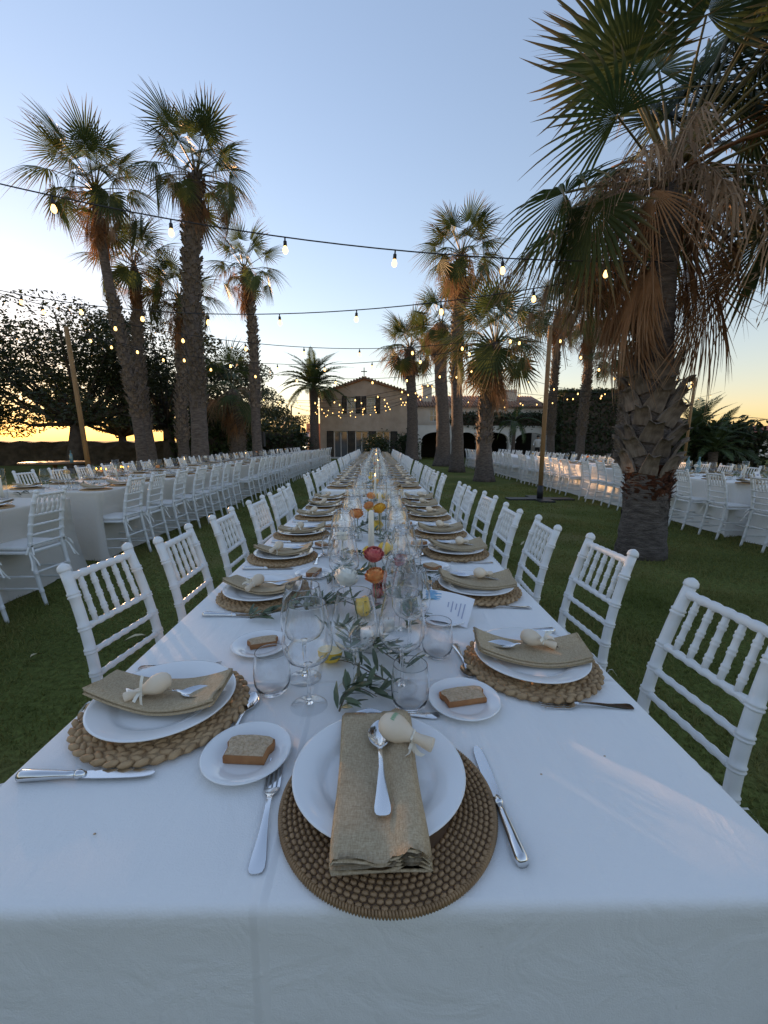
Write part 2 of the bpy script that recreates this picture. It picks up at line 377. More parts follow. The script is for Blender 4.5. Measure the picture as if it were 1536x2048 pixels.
def broad_tree(name, label, x, y, h, spread, nl, size, seed, trunk_h=.3, tiers=0, mat='tree_leaf', group=None, lean=(0, 0), clumps=26, squash=.45):
    """tapered trunk, forked limbs, leaf clumps spread through an uneven crown"""
    r = np.random.default_rng(seed); t = thing(name, label, 'tree', group, (x, y, 0))
    m = MB(); th = h * trunk_h; r0 = .045 * h
    fork = Vector((lean[0], lean[1], th)); m.tube([(0, 0, -.05), (lean[0] * .3, lean[1] * .3, th * .4), fork], [r0 * 1.25, r0, r0 * .8], 8)
    cs = []
    for k in range(clumps):
        a = r.uniform(0, 2 * math.pi); q = math.sqrt(r.uniform(.03, 1)) * spread
        zz = r.uniform(.42, 1.0) * h if not tiers else h * (.4 + .6 * (int(r.uniform(0, tiers)) + r.uniform(.6, 1)) / tiers)
        zz -= .22 * h * (q / spread) ** 2
        c = Vector((lean[0] + q * math.cos(a), lean[1] + q * math.sin(a), zz)); cs.append(c)
        mid = fork.lerp(c, .5) + Vector((r.normal() * .15, r.normal() * .15, -.08 * h * r.uniform(0, 1)))
        m.tube([fork, mid, c], [r0 * .38, r0 * .2, r0 * .06], 5)
    obj('trunk', m.mesh('trunk', 'bark'), t)
    per = int(nl * .95) // clumps; pts = []
    for c in cs:
        rad = spread * r.uniform(.17, .33); p = r.normal(size=(per, 3)); p /= np.maximum(1, np.linalg.norm(p, axis=1)[:, None] * .7)
        p *= np.array([rad, rad, rad * squash]); pts.append(p + np.array(c))
    co, fa = quads(np.concatenate(pts), size, .35, r=r)
    obj('crown', grid_np('crown', co, fa, mat), t, kind='stuff'); return t

# ---------------------------------------------------------------- far buildings
def wall_with_holes(m, x0, x1, z0, z1, y, holes, depth=.25):
    """front wall in the XZ plane cut round rectangular holes, with reveals"""
    xs = sorted({x0, x1, *[h[0] for h in holes], *[h[1] for h in holes]}); zs = sorted({z0, z1, *[h[2] for h in holes], *[h[3] for h in holes]})
    for i in range(len(xs) - 1):
        for j in range(len(zs) - 1):
            cx, cz = (xs[i] + xs[i + 1]) / 2, (zs[j] + zs[j + 1]) / 2
            if any(h[0] < cx < h[1] and h[2] < cz < h[3] for h in holes): continue
            m.add([(xs[i], y, zs[j]), (xs[i + 1], y, zs[j]), (xs[i + 1], y, zs[j + 1]), (xs[i], y, zs[j + 1])], [(0, 1, 2, 3)])
    for a, b, c, d in holes:
        m.add([(a, y, c), (a, y + depth, c), (a, y + depth, d), (a, y, d)], [(0, 1, 2, 3)]); m.add([(b, y, c), (b, y + depth, c), (b, y + depth, d), (b, y, d)], [(3, 2, 1, 0)])
        m.add([(a, y, d), (a, y + depth, d), (b, y + depth, d), (b, y, d)], [(0, 1, 2, 3)]); m.add([(a, y, c), (a, y + depth, c), (b, y + depth, c), (b, y, c)], [(3, 2, 1, 0)])
def window(parent, name, x0, x1, z0, z1, y, nx, nz, bar=.05):
    f = MB(); f.box(x0, x0 + bar, y, y + .06, z0, z1); f.box(x1 - bar, x1, y, y + .06, z0, z1); f.box(x0 + bar, x1 - bar, y, y + .06, z1 - bar, z1); f.box(x0 + bar, x1 - bar, y, y + .06, z0, z0 + bar)
    for k in range(1, nx): xx = x0 + (x1 - x0) * k / nx; f.box(xx - bar * .5, xx + bar * .5, y + .003, y + .05, z0 + bar, z1 - bar)
    for k in range(1, nz): zz = z0 + (z1 - z0) * k / nz; f.box(x0 + bar, x1 - bar, y + .008, y + .045, zz - bar * .3, zz + bar * .3)
    o = obj(name, f.mesh('window_frame', 'window_frame', False), parent)
    for k in range(nx):
        p = MB(); a = x0 + (x1 - x0) * k / nx; b = x0 + (x1 - x0) * (k + 1) / nx; p.box(a + .01, b - .01, y + .03, y + .036, z0 + .02, z1 - .02)
        obj('pane', p.mesh('pane', 'pane', False), o)
def slat_shutter(parent, x0, x1, z0, z1, y):
    s = MB(); w = .045; s.box(x0, x0 + w, y - .05, y, z0, z1); s.box(x1 - w, x1, y - .05, y, z0, z1); s.box(x0 + w, x1 - w, y - .05, y, z1 - w, z1); s.box(x0 + w, x1 - w, y - .05, y, z0, z0 + w)
    n = int((z1 - z0) / .09)
    for k in range(n):
        zz = z0 + w + (z1 - z0 - 2 * w) * (k + .5) / n; s.add([(x0 + w, y - .042, zz - .035), (x1 - w, y - .042, zz - .035), (x1 - w, y - .01, zz + .03), (x0 + w, y - .01, zz + .03)], [(0, 1, 2, 3)])
    obj('shutter', s.mesh('shutter', 'shutter', False), parent)
HY = 32.0
h = thing('stone_house', 'beige stone two-storey house with low gable, dark shutters and a cross on the ridge', 'house', loc=(-.7, HY, 0))
hx0, hx1, ez, pz = -3.5, 3.5, 4.62, 5.72
doors = [(-2.47, -1.45), (-.88, .10), (.72, 1.74)]; wins = [(-1.47, -.85), (-.02, .62)]
m = MB(); wall_with_holes(m, hx0, hx1, 0, ez, 0, [(a, b, .02, 2.02) for a, b in doors] + [(a, b, 3.34, ez - .1) for a, b in wins])
m.add([(hx0, 0, ez), (hx1, 0, ez), (-.2, 0, pz)], [(0, 1, 2)])
for xx in (hx0, hx1): m.add([(xx, 0, 0), (xx, 9, 0), (xx, 9, ez), (xx, 0, ez)], [(0, 1, 2, 3)])
obj('wall', m.mesh('house_wall', 'house_wall', False), h)
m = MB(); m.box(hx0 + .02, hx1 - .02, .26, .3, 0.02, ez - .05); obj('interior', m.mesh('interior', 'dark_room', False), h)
rf = MB()
for (xa, za, xb, zb) in ((hx0 - .25, ez - .06, -.2, pz + .06), (hx1 + .25, ez - .06, -.2, pz + .06)):
    rf.add([(xa, -.22, za), (xb, -.22, zb), (xb, 9.2, zb), (xa, 9.2, za), (xa, -.22, za + .14), (xb, -.22, zb + .14), (xb, 9.2, zb + .14), (xa, 9.2, za + .14)],
           [(0, 1, 2, 3), (4, 7, 6, 5), (0, 4, 5, 1), (0, 3, 7, 4), (1, 5, 6, 2)])
ro = obj('roof', rf.mesh('roof', 'roof_tile', False), h)
tile = MB(); tile.tube([(0, 0, 0), (0, 9.3, 0)], .075, 8); tm = tile.mesh('roof_tile', 'roof_tile')
for s_ in (-1, 1):
    xe = hx0 - .25 if s_ < 0 else hx1 + .25
    for k in range(17):
        q = (k + .5) / 17; obj('roof_tile', tm, ro, (xe + (-.2 - xe) * q, -.26, ez + .08 + (pz + .12 - ez) * q))
c = MB(); c.box(-.23, -.17, -.05, .01, pz + .2, pz + .86); c.box(-.42, -.23, -.045, .005, pz + .56, pz + .62); c.box(-.17, .02, -.045, .005, pz + .56, pz + .62); c.box(-.3, -.1, -.1, .08, pz + .1, pz + .21)
obj('cross', c.mesh('cross', 'black_metal', False), ro)
for a, b in wins: window(h, 'window', a, b, 3.34, ez - .1, .12, 2, 3)
for a, b in doors: window(h, 'glass_door', a, b, .02, 2.02, .12, 2, 1, .06)
for a, b, z0, z1 in [(-1.84, -1.49, 3.32, 4.56), (-.83, -.46, 3.32, 4.56), (-.40, -.04, 3.32, 4.56), (.64, .98, 3.32, 4.56), (-3.0, -2.5, .03, 2.03), (-1.43, -.90, .03, 2.03), (.13, .69, .03, 2.03), (1.77, 2.28, .03, 2.03)]: slat_shutter(h, a, b, z0, z1, -.002)
st = MB(); st.box(-2.75, -1.2, -.5, -.02, 0, .1); obj('door_step', st.mesh('door_step', 'white_wall', False), h)
# wing behind the arcade
w = thing('tiled_wing', 'long pale house wing with tiled roof and chimney behind the arcade', 'house', loc=(8, 37, 0))
m = MB(); wall_with_holes(m, -5.0, 6.6, 0, 4.3, 0, [(-3.4, -2.7, 3.0, 4.0), (1.2, 2.0, 3.0, 4.0), (-1.4, -.6, 2.9, 4.0)]); m.add([(6.6, 0, 0), (6.6, 7, 0), (6.6, 7, 4.3), (6.6, 0, 4.3)], [(0, 1, 2, 3)])
obj('wall', m.mesh('wall', 'pale_wall', False), w)
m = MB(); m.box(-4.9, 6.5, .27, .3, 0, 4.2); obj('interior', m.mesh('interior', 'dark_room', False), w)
for a in (-3.4, 1.2, -1.4): window(w, 'window', a, a + .7, 3.0, 4.0, .1, 2, 2)
m = MB(); m.add([(-5.2, -.3, 4.25), (6.8, -.3, 4.25), (6.8, 4, 5.5), (-5.2, 4, 5.5), (-5.2, 7.5, 4.25), (6.8, 7.5, 4.25)], [(0, 1, 2, 3), (3, 2, 5, 4)]); ro = obj('roof', m.mesh('roof', 'roof_tile', False), w)
rt = MB(); rt.tube([(0, 0, 0), (0, 4.35, 1.27)], .09, 6); rtm = rt.mesh('roof_tile', 'roof_tile')
for k in range(48): obj('roof_tile', rtm, ro, (-5.1 + k * .25, -.34, 4.27))
m = MB(); m.box(-3.9, -3.1, 1.2, 1.9, 4.5, 6.1); m.box(-4.0, -3.0, 1.1, 2.0, 6.1, 6.22); m.box(3.2, 4.6, 1.6, 2.6, 4.6, 5.9); obj('chimney', m.mesh('chimney', 'pale_wall', False), ro)
# arcade: white piers and arches under a clipped hedge
ar = thing('arcade', 'white arcade of low round arches below a clipped hedge', 'arcade', loc=(2.9, 31.3, 0))
def arch_bay(x0, x1, ztop, zs, y0, y1):
    m = MB(); n = 14; cx = (x0 + x1) / 2; rx = (x1 - x0) / 2
    P = [(x0 + (x1 - x0) * k / n, zs + .62 * math.sin(math.acos(max(-1, min(1, (x0 + (x1 - x0) * k / n - cx) / rx))))) for k in range(n + 1)]
    for k in range(n):
        (a, za), (b, zb) = P[k], P[k + 1]
        m.add([(a, y0, za), (b, y0, zb), (b, y0, ztop), (a, y0, ztop), (a, y1, za), (b, y1, zb)], [(0, 1, 2, 3), (0, 4, 5, 1)])
    return m
bays = [(.4, 2.6), (3.0, 4.55), (5.0, 6.9), (7.35, 9.7)]
for a, b in bays: obj('arch', arch_bay(a, b, 2.35, 1.35, 0, .4).mesh('arch', 'white_wall', False), ar)
for a, b in [(0, .4), (2.6, 3.0), (4.55, 5.0), (6.9, 7.35), (9.7, 10.2)]:
    m = MB(); m.box(a, b, -.03, .43, 0, 2.35); m.box(a - .06, b + .06, -.08, .48, 1.22, 1.36); m.box(a - .05, b + .05, -.07, .47, 0, .15); obj('pier', m.mesh('pier', 'white_wall', False), ar)
m = MB(); m.box(-.1, 10.3, .0, 4.5, 2.36, 2.46); obj('roof_slab', m.mesh('slab', 'white_wall', False), ar)
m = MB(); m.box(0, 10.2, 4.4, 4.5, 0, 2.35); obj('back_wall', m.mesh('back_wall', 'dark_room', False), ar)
leaf_box('clipped_hedge', 5.9, 13.0, 31.2, 33.5, 2.47, 3.3, 5000, .10, 'clipped hedge growing along the top of the white arcade', 'hedge')
leaf_box('tall_hedge', 12.9, 20.6, 29.6, 32.5, 0, 4.75, 15000, .12, 'tall dark ivy-covered block behind the rear palms', 'hedge')
# low white building with red roof
b = thing('red_roofed_building', 'low white building with red roof and arched doorway', 'building', loc=(27.5, 33, 0))
m = MB(); wall_with_holes(m, -1.2, 16, 0, 1.75, 0, [(.9, 2.6, 0, 1.35), (4.2, 6, 0, 1.35)]); m.add([(-1.2, 0, 0), (-1.2, 6, 0), (-1.2, 6, 1.75), (-1.2, 0, 1.75)], [(3, 2, 1, 0)]); obj('wall', m.mesh('wall', 'white_wall', False), b)
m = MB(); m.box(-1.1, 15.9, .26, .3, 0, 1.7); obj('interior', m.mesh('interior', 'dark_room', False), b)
m = MB(); m.add([(-1.5, -.4, 1.7), (16, -.4, 1.7), (16, 3, 2.75), (-1.5, 3, 2.75), (-1.5, 6.5, 1.7), (16, 6.5, 1.7)], [(0, 1, 2, 3), (3, 2, 5, 4)]); obj('roof', m.mesh('roof', 'red_roof', False), b)
# dry stone wall on the sunset side
def rough_wall(name, label, p0, p1, hgt, th):
    d = Vector((p1[0] - p0[0], p1[1] - p0[1], 0)); L = d.length; d.normalize(); nrm = Vector((-d.y, d.x, 0)); m = MB(); n = int(L / .45)
    rows = []
    for i in range(n + 1):
        c = Vector((0, 0, 0)) + d * (L * i / n); hh = hgt + random.uniform(-.07, .07); row = []
        for s_, z in ((-1, 0), (-1, .35), (-1, .75), (-1, 1), (1, 1), (1, .6), (1, 0)):
            row.append(c + nrm * (s_ * th / 2 + random.uniform(-.05, .05)) + Vector((0, 0, z * hh)))
        rows.append(row)
    m.strip(rows); return tag(obj(name, m.mesh(name, 'stone_wall', False), None, (p0[0], p0[1], 0)), label, 'wall')
rough_wall('field_wall', 'low dark dry stone wall under the spreading trees', (-42, 15.5), (-9.5, 24.0), 1.2, .6)
rough_wall('field_wall', 'dark stone wall running behind the palms towards the van', (-9.4, 24.1), (-8.6, 38), 1.5, .5)
o = MB(); o.box(-.7, .7, 0, .3, 0, 2.9); tag(obj('garden_wall', o.mesh('garden_wall', 'orange_wall', False), None, (-5.9, 40.5, 0)), 'orange plastered wall beside the white van', 'wall')

# unseen hedge added behind the camera to shade the cloth hanging at the end
leaf_box('added_shade_hedge', -9, 9, -5.2, -4.0, 0, 1.3, 6000, .14, 'unseen clipped hedge added beyond the rattan-mat table end to shade its hanging cloth', 'hedge', rough=.2)

# ---------------------------------------------------------------- palms
def fan_mesh(seed, mat, n=26, L=.95, P=1.0, arc=250, droop=.25, split=.5, fold=0.0, arch=.15, bend=0.0, ragged=.1, width=1.0):
    """fan palm frond: arched stalk along +X, pleated blade whose segments part, taper and droop. Returns (stalk mesh, blade mesh)"""
    r = random.Random(seed); st = MB(); pts = []
    for k in range(7):
        t = k / 6; pts.append((P * t, 0, -arch * P * t * t))
    st.tube(pts, [.022, .018, .015, .013, .012, .011, .011], 5)
    end = Vector(pts[-1]); slope = math.atan2(-2 * arch, 1.0) + bend
    ca, sa = math.cos(slope), math.sin(slope)
    ex, ez_ = Vector((ca, 0, sa)), Vector((-sa, 0, ca)); ey = Vector((0, 1, 0))
    bl = MB(); bl.t = []
    am = R(arc / 2); da = 2 * am / n
    for i in range(n):
        a = -am + da * (i + .5); ln = L * (1 - .28 * (abs(a) / am) ** 2) * r.uniform(1 - ragged, 1 + ragged * .4)
        tw = r.uniform(-.25, .25); dz = r.uniform(.6, 1.5)
        rows = []; ts = [.03, .25, .5, .68, .84, .94, 1.0]
        for t in ts:
            rad = ln * t
            hw = da * .5 * rad * width if t <= split else da * .5 * ln * split * width * max(0.03, (1 - (t - split) / (1 - split)) ** .8)
            sag = droop * dz * ln * max(0, t - .2) ** 2.2
            curl = max(0, t - .6) * tw * ln
            y_ = math.sin(a) * rad; x_ = math.cos(a) * rad
            lx, ly = -math.sin(a), math.cos(a)
            cup = -fold * abs(y_)
            row = []
            for s_, pz_ in ((-1, 0), (0, .25), (1, 0)):
                px = x_ + lx * (s_ * hw + curl); py = y_ + ly * (s_ * hw + curl); pzv = cup + pz_ * hw * 1.6
                px *= 1 - .0
                p = end + ex * px + ey * (py * (1 - .45 * fold)) + ez_ * pzv + Vector((0, 0, -sag))
                row.append(p)
            rows.append(row); bl.t += [t] * 3
        bl.strip(rows)
    return st, bl
FAN = {}
def reg_fan(key, seed, mat, stalk='petiole', **k):
    s, b = fan_mesh(seed, mat, **k); FAN[key] = (s.mesh('stalk', stalk), b.mesh('frond', mat, False))
for i in range(3):
    reg_fan(f'up{i}', 10 + i, 'fan_green', arc=[240, 210, 260][i], droop=[.25, .4, .5][i], fold=[.1, .25, .3][i], arch=.1, split=.42, ragged=.18, n=30)
    reg_fan(f'mid{i}', 20 + i, 'fan_green', arc=[260, 240, 230][i], droop=[.6, .8, .95][i], fold=[.3, .35, .2][i], arch=.24, split=.4, ragged=.2, n=30)
    reg_fan(f'hang{i}', 30 + i, 'fan_green', arc=[250, 200, 220][i], droop=.25, fold=.2, arch=.42, bend=R([-55, -60, -40][i]))
    reg_fan(f'dry{i}', 40 + i, 'fan_dry', 'fan_dry', arc=[150, 120, 170][i], droop=.5, fold=.6, arch=.4, bend=R(-40), split=.3, ragged=.25, width=.75, n=22)
    reg_fan(f'skirt{i}', 50 + i, 'fan_dry', 'fan_dry', arc=[60, 80, 50][i], droop=.15, fold=.7, arch=.06, bend=0, split=.55, ragged=.3, P=.55, L=1.0, width=1.25, n=24)
def strands(seed, n=46, L=1.1, drop=.8):
    r = random.Random(seed); m = MB(); main = [(L * t, 0, .25 * t - drop * t * t * 1.2) for t in np.linspace(0, 1, 8)]
    m.tube(main, [.012, .01, .009, .008, .007, .006, .005, .003], 4)
    for i in range(n):
        b = Vector(main[r.randint(2, 7)]); d = Vector((r.uniform(-.3, .6), r.uniform(-.5, .5), r.uniform(-.2, .1))) * .35; ln = r.uniform(.25, .6); rows = []
        for t in (0, .3, .6, 1):
            p = b + d * t + Vector((0, 0, -ln * t * t)); w = .008 * (1 - .6 * t); rows.append([p + Vector((0, -w, 0)), p + Vector((w, w, 0))])
        m.strip(rows)
        for q in range(4):
            p = Vector(rows[r.randint(1, 3)][0]); e = Vector((r.uniform(-1, 1), r.uniform(-1, 1), r.uniform(-1, .2))) * .09; m.add([p, p + e * .5 + Vector((.006, 0, 0)), p + e, p + e * .5 - Vector((.006, 0, 0))], [(0, 1, 2, 3)])
    return m.mesh('flower_stalk', 'strand', False)
STR = [strands(i, L=1.0 + .2 * i, drop=.7 + .15 * i) for i in range(3)]
bo = MB()   # forked leaf base: broad at the foot, notched and curling away at the tip
rows = []
for t, w_, o_ in ((0, .075, 0), (.35, .066, .012), (.65, .054, .030), (.86, .05, .052), (1.0, .046, .085)):
    rows.append([Vector((o_ - .006 * (1 - abs(q)), q * w_, .19 * t - (.028 * (1 - abs(q)) if t == 1 else 0))) for q in (-1, -.5, 0, .5, 1)])
top = [[p + Vector((.022, 0, 0)) for p in r_] for r_ in rows]
bo.strip(rows); bo.strip([list(reversed(r_)) for r_ in top])
for k in range(len(rows) - 1):
    for e in (0, -1): bo.add([rows[k][e], rows[k + 1][e], top[k + 1][e], top[k][e]], [(0, 1, 2, 3)])
bo.strip([rows[-1], top[-1]]); BOOT = bo.mesh('leaf_base', 'palm_boot', False)
def palm(name, label, base, heart, r0, r1, seed, crown, boots=(.25, .98), skirt=14, pieces=False, group='fan palms round the lawn', strn=3, scale=1.0, flare=1.5, wob=.15, smooth_to=.2, skirt_len=1.0, prof=None):
    r = random.Random(seed); t = thing(name, label, 'palm', group, base)
    H = Vector(heart) - Vector(base)
    def ax(q): return Vector((H.x * q, H.y * q, H.z * q)) + Vector((math.sin(q * 3 + seed) * wob * q * (1 - q), math.cos(q * 2.3 + seed) * wob * q * (1 - q), 0))
    rf_ = prof or (lambda q: r0 + (r1 - r0) * q)
    m = MB(); pts = []; rad = []
    for k in range(41):
        q = k / 40; pts.append(ax(q)); fl = 1 + (flare - 1) * math.exp(-q * H.z / .45); rad.append(rf_(q) * (1 if q < .96 else (1 - q) / .04 * .75 + .25) * fl * (1 + .03 * math.sin(k * 2.4) + r.uniform(-.02, .02)))
    pts[0] = pts[0] - Vector((0, 0, .05)); m.tube(pts, rad, 16)
    tr = obj('trunk', m.mesh('trunk', 'palm_trunk'), t)
    # leaf bases
    z0, z1 = boots[0] * H.z, boots[1] * H.z; bs = 1.25 if pieces else .78; sp = .135 * bs; nrow = int((z1 - z0) / sp)
    jm = MB()
    for j in range(nrow):
        z = z0 + sp * j; q = z / H.z; rr = rf_(q) * .98; per = max(6, int(2 * math.pi * rr / (.155 * bs)))
        for k in range(per):
            if not pieces and r.random() < .22: continue
            a = 2 * math.pi * (k + .5 * (j % 2)) / per + r.uniform(-.1, .1); c = ax(q)
            s_ = 2 * math.pi * rr / per / .15 * r.uniform(.8, 1.2)
            M = Matrix.Translation((c.x + math.cos(a) * rr, c.y + math.sin(a) * rr, z + r.uniform(-.02, .02))) @ Matrix.Rotation(a, 4, 'Z') @ Matrix.Rotation(r.uniform(.0, .3), 4, 'Y') @ Matrix.Rotation(r.choice((-1, 1)) * r.uniform(.15, .45), 4, 'X') @ Matrix.Diagonal((bs, s_, r.uniform(.9, 1.2) * bs, 1))
            if pieces: obj('leaf_base', BOOT, tr, M=M)
            else: jm.merge(BOOTMB, M)
    if not pieces and nrow > 0: obj('leaf_bases', jm.mesh('leaf_bases', 'palm_boot', False), t, kind='stuff')
    hv = Vector(H)
    def put(nm, key, az, el, s_, roll=0, dz=0, off=.06):
        M = Matrix.Translation(hv + Vector((math.cos(az) * off, math.sin(az) * off, dz))) @ Matrix.Rotation(az, 4, 'Z') @ Matrix.Rotation(-el, 4, 'Y') @ Matrix.Rotation(roll, 4, 'X') @ Matrix.Diagonal((s_, s_, s_, 1))
        f = obj('dry_frond' if key[0] in 'ds' else 'frond', FAN[key][1], t, M=M); obj('stalk', FAN[key][0], f)
    if callable(crown): crown(put, r)
    else:
        n = crown
        for i in range(n):
            q = i / (n - 1); az = i * 2.39996 + r.uniform(-.3, .3); el = R(82 - 92 * q ** .9) + r.uniform(-.1, .1)
            key = ('up' if q < .45 else 'mid' if q < .8 else 'hang') + str(r.randint(0, 2))
            put('f', key, az, el, scale * r.uniform(.85, 1.1), r.uniform(-.5, .5), dz=-.25 * q)
        for i in range(max(4, int(n * .45))): put('d', 'dry' + str(r.randint(0, 2)), i * 2.1 + r.uniform(-.4, .4), R(r.uniform(-55, 15)), scale * r.uniform(.7, 1.02), r.uniform(-.6, .6), dz=-.35)
    for i in range(skirt):
        if pieces and 225 < math.degrees(i * 2.39996) % 360 < 312: continue
        put('s', 'skirt' + str(r.randint(0, 2)), i * 2.39996 + r.uniform(-.3, .3), R(r.uniform(-86, -66)), scale * r.uniform(.7, 1.05) * skirt_len, r.uniform(-.5, .5), dz=-.25 - r.uniform(0, .7) * skirt_len, off=r1 * .9)
    for i in range(strn):
        M = Matrix.Translation(hv + Vector((0, 0, -.1))) @ Matrix.Rotation(i * 2.2 + seed, 4, 'Z') @ Matrix.Rotation(-R(r.uniform(-20, 35)), 4, 'Y') @ Matrix.Diagonal((scale, scale, scale, 1))
        obj('flower_stalk', STR[i % 3], t, M=M)
    return t
BOOTMB = bo
# the big palm beside the table: fronds laid out one by one (azimuth measured from +X, counter-clockwise; the camera is towards -Y-X)
def big_crown(put, r):
    L = [('up0', 172, 58, 1.0, 1.15), ('up1', 150, 70, 1.15, -.4), ('up2', 40, 66, 1.2, .3), ('up0', 90, 78, 1.2, 0), ('up1', 20, 48, 1.15, .5), ('up2', -20, 62, 1.2, -.3), ('up0', 330, 40, 1.1, .4), ('up2', 250, 72, 1.0, .3),
         ('up1', 5, 78, 1.25, -.6), ('up0', 60, 55, 1.2, .3), ('up2', 345, 74, 1.25, .8), ('up1', 300, 60, 1.1, -.5), ('up0', 200, 45, .95, .8),
         ('mid0', 185, 4, 1.10, .35), ('mid1', 120, 20, 1.1, 0), ('mid2', 60, 15, 1.1, .2), ('mid0', 0, 12, 1.15, .2), ('mid1', -35, 22, 1.1, -.3), ('mid2', 200, 34, .9, .5), ('mid2', 15, 30, 1.15, .2), ('mid0', 325, 0, 1.1, .1),
         ('hang0', 330, 12, 1.05, .1), ('hang1', 205, 2, .95, -.2), ('hang0', 350, -5, 1.0, .3), ('hang2', 150, 0, .95, .2), ('hang1', 100, 5, 1.0, 0)]
    for i in range(16): L.append((('up0', 'up1', 'up2', 'mid0', 'mid1')[i % 5], -65 + i * 9.5, 28 + (i * 37) % 52, 1.05 + .2 * r.random(), r.uniform(-.8, .8)))
    for i in range(4): L.append((('mid1', 'up1', 'up2')[i % 3], 60 + i * 16, 15 + (i * 29) % 50, .9 + .15 * r.random(), r.uniform(-.8, .8)))
    for i in range(12): put('d', 'dry' + str(i % 3), R(-60 + i * 15), R(r.uniform(12, 62)), r.uniform(.85, 1.15), r.uniform(-.8, .8), dz=.0)
    for k, az, el, s_, ro in L: put('f', k, R(az), R(el), s_, ro, dz=-.1 if k[0] != 'u' else .1)
    for i in range(22):
        if 222 < (i * 137.5 + 12) % 360 < 312: continue
        put('d', 'dry' + str(i % 3), R(i * 137.5 + 12), R(r.uniform(-50, 8)), r.uniform(.7, .98), r.uniform(-.6, .6), dz=-.25)
    for i in range(11): put('s', 'skirt' + str(i % 3), R([165, 178, 190, 202, 214, 226, 180, 305, 325, 340, 355][i]), R(r.uniform(-80, -60)), r.uniform(.9, 1.2), r.uniform(-.5, .5), dz=-.35 - r.uniform(0, .35), off=.22)
bp = palm('fan_palm', 'huge shaggy fan palm with dry skirt and fibrous swollen foot rising from the lawn', (3.12, 4.75, 0), (3.02, 4.75, 4.0), .275, .115, 3, big_crown, boots=(.245, .56), skirt=15, pieces=True, strn=18, flare=1.2, wob=.1, prof=lambda q: float(np.interp(q, [0, .15, .25, .45, .6, .8, 1], [.235, .215, .205, .195, .165, .125, .105])))
def fibres(z0, z1, rad, n, seed, mat, out=.06):
    r = random.Random(seed); m = MB()
    for i in range(n):
        a = r.uniform(0, 6.283); z = r.uniform(z0, z1); rr = rad * r.uniform(.97, 1.06); w = r.uniform(.008, .03); ln = r.uniform(.05, .2); sl = r.uniform(-.8, .8)
        rows = []
        for t in (0, .5, 1): aa = a + sl * ln * t / rad; q = rr + out * t * t * r.uniform(.3, 1.2); rows.append([Vector((math.cos(aa - w / rad) * q, math.sin(aa - w / rad) * q, z + ln * t * .8)), Vector((math.cos(aa + w / rad) * q, math.sin(aa + w / rad) * q, z + ln * t * .8))])
        m.strip(rows)
    return m.mesh('fibre_collar', mat, False)
obj('fibre_collar', fibres(.62, 1.02, .208, 520, 5, 'palm_fibre'), bp, kind='stuff')
obj('root_fibre', fibres(.0, .66, .222, 700, 6, 'palm_trunk', .012), bp, kind='stuff')
PALMS = [  # label, base, heart, r0, r1, crown, boots, skirt, scale
    ('tall leaning fan palm with smooth lower trunk and ragged brown skirt, beside the thicker palm', (-6.55, 12, 0), (-7.15, 12, 7.7), .145, .105, 30, (.25, .66), 14, .84),
    ('tall thick fan palm with criss-cross leaf bases all the way up its trunk', (-4.6, 11, 0), (-4.2, 11, 7.55), .205, .15, 30, (.28, .99), 10, .74),
    ('dark fan palm standing between the two tallest palms of the sunset side', (-7.3, 14, 0), (-7.4, 14, 6.7), .155, .115, 22, (.25, .95), 12, .76),
    ('fan palm half hidden behind the thick criss-cross trunk', (-6.7, 15, 0), (-6.55, 15, 6.1), .19, .13, 22, (.2, .95), 12, .8),
    ('slim fan palm with small crown beyond the thick palm', (-4.12, 15, 0), (-4.35, 15, 7.0), .175, .11, 20, (.35, .98), 12, .72),
    ('short fan palm with brown skirt to the ground behind the wooden pole', (-5.6, 17, 0), (-5.6, 17, 3.3), .26, .22, 20, (.1, .9), 22, .95),
    ('fan palm with bare dark trunk in front of the house corner', (2.45, 29.4, 0), (2.25, 29.6, 7.6), .40, .30, 30, (.75, .98), 12, 1.35),
    ('dark thick-trunked palm between the house and the lit palms', (3.55, 22.6, 0), (3.3, 22.6, 7.3), .38, .28, 24, (.72, .98), 16, 1.05),
    ('tallest fan palm of the lit clump, with long reddish skirt', (3.5, 18.2, 0), (3.38, 18.2, 8.8), .27, .17, 30, (.42, .98), 22, 1.05),
    ('leafy low fan palm with sunlit trunk, first of the clump beyond the pole', (3.62, 14.0, 0), (3.78, 14.0, 4.5), .26, .18, 34, (.28, .97), 20, 1.05),
    ('slender grey-trunked palm in front of the ivy block, next to the arcade', (10.0, 24, 0), (9.8, 24, 8.4), .22, .16, 26, (.2, .97), 20, 1.05),
    ('slender palm with sunlit edge in front of the middle of the ivy block', (10.7, 22, 0), (10.6, 22, 7.5), .22, .17, 26, (.22, .97), 20, 1.05),
    ('stout palm with pale shaggy leaf bases partly behind the huge shaggy palm', (11.6, 20, 0), (11.4, 20, 5.6), .24, .2, 24, (.15, .97), 16, 1.0),
]
for i, (lb, b_, h_, r0, r1, n, bt, sk, s_) in enumerate(PALMS):
    palm('fan_palm', lb, b_, h_, r0, r1, 20 + i, n, bt, sk, scale=s_, strn=3, wob=.5)
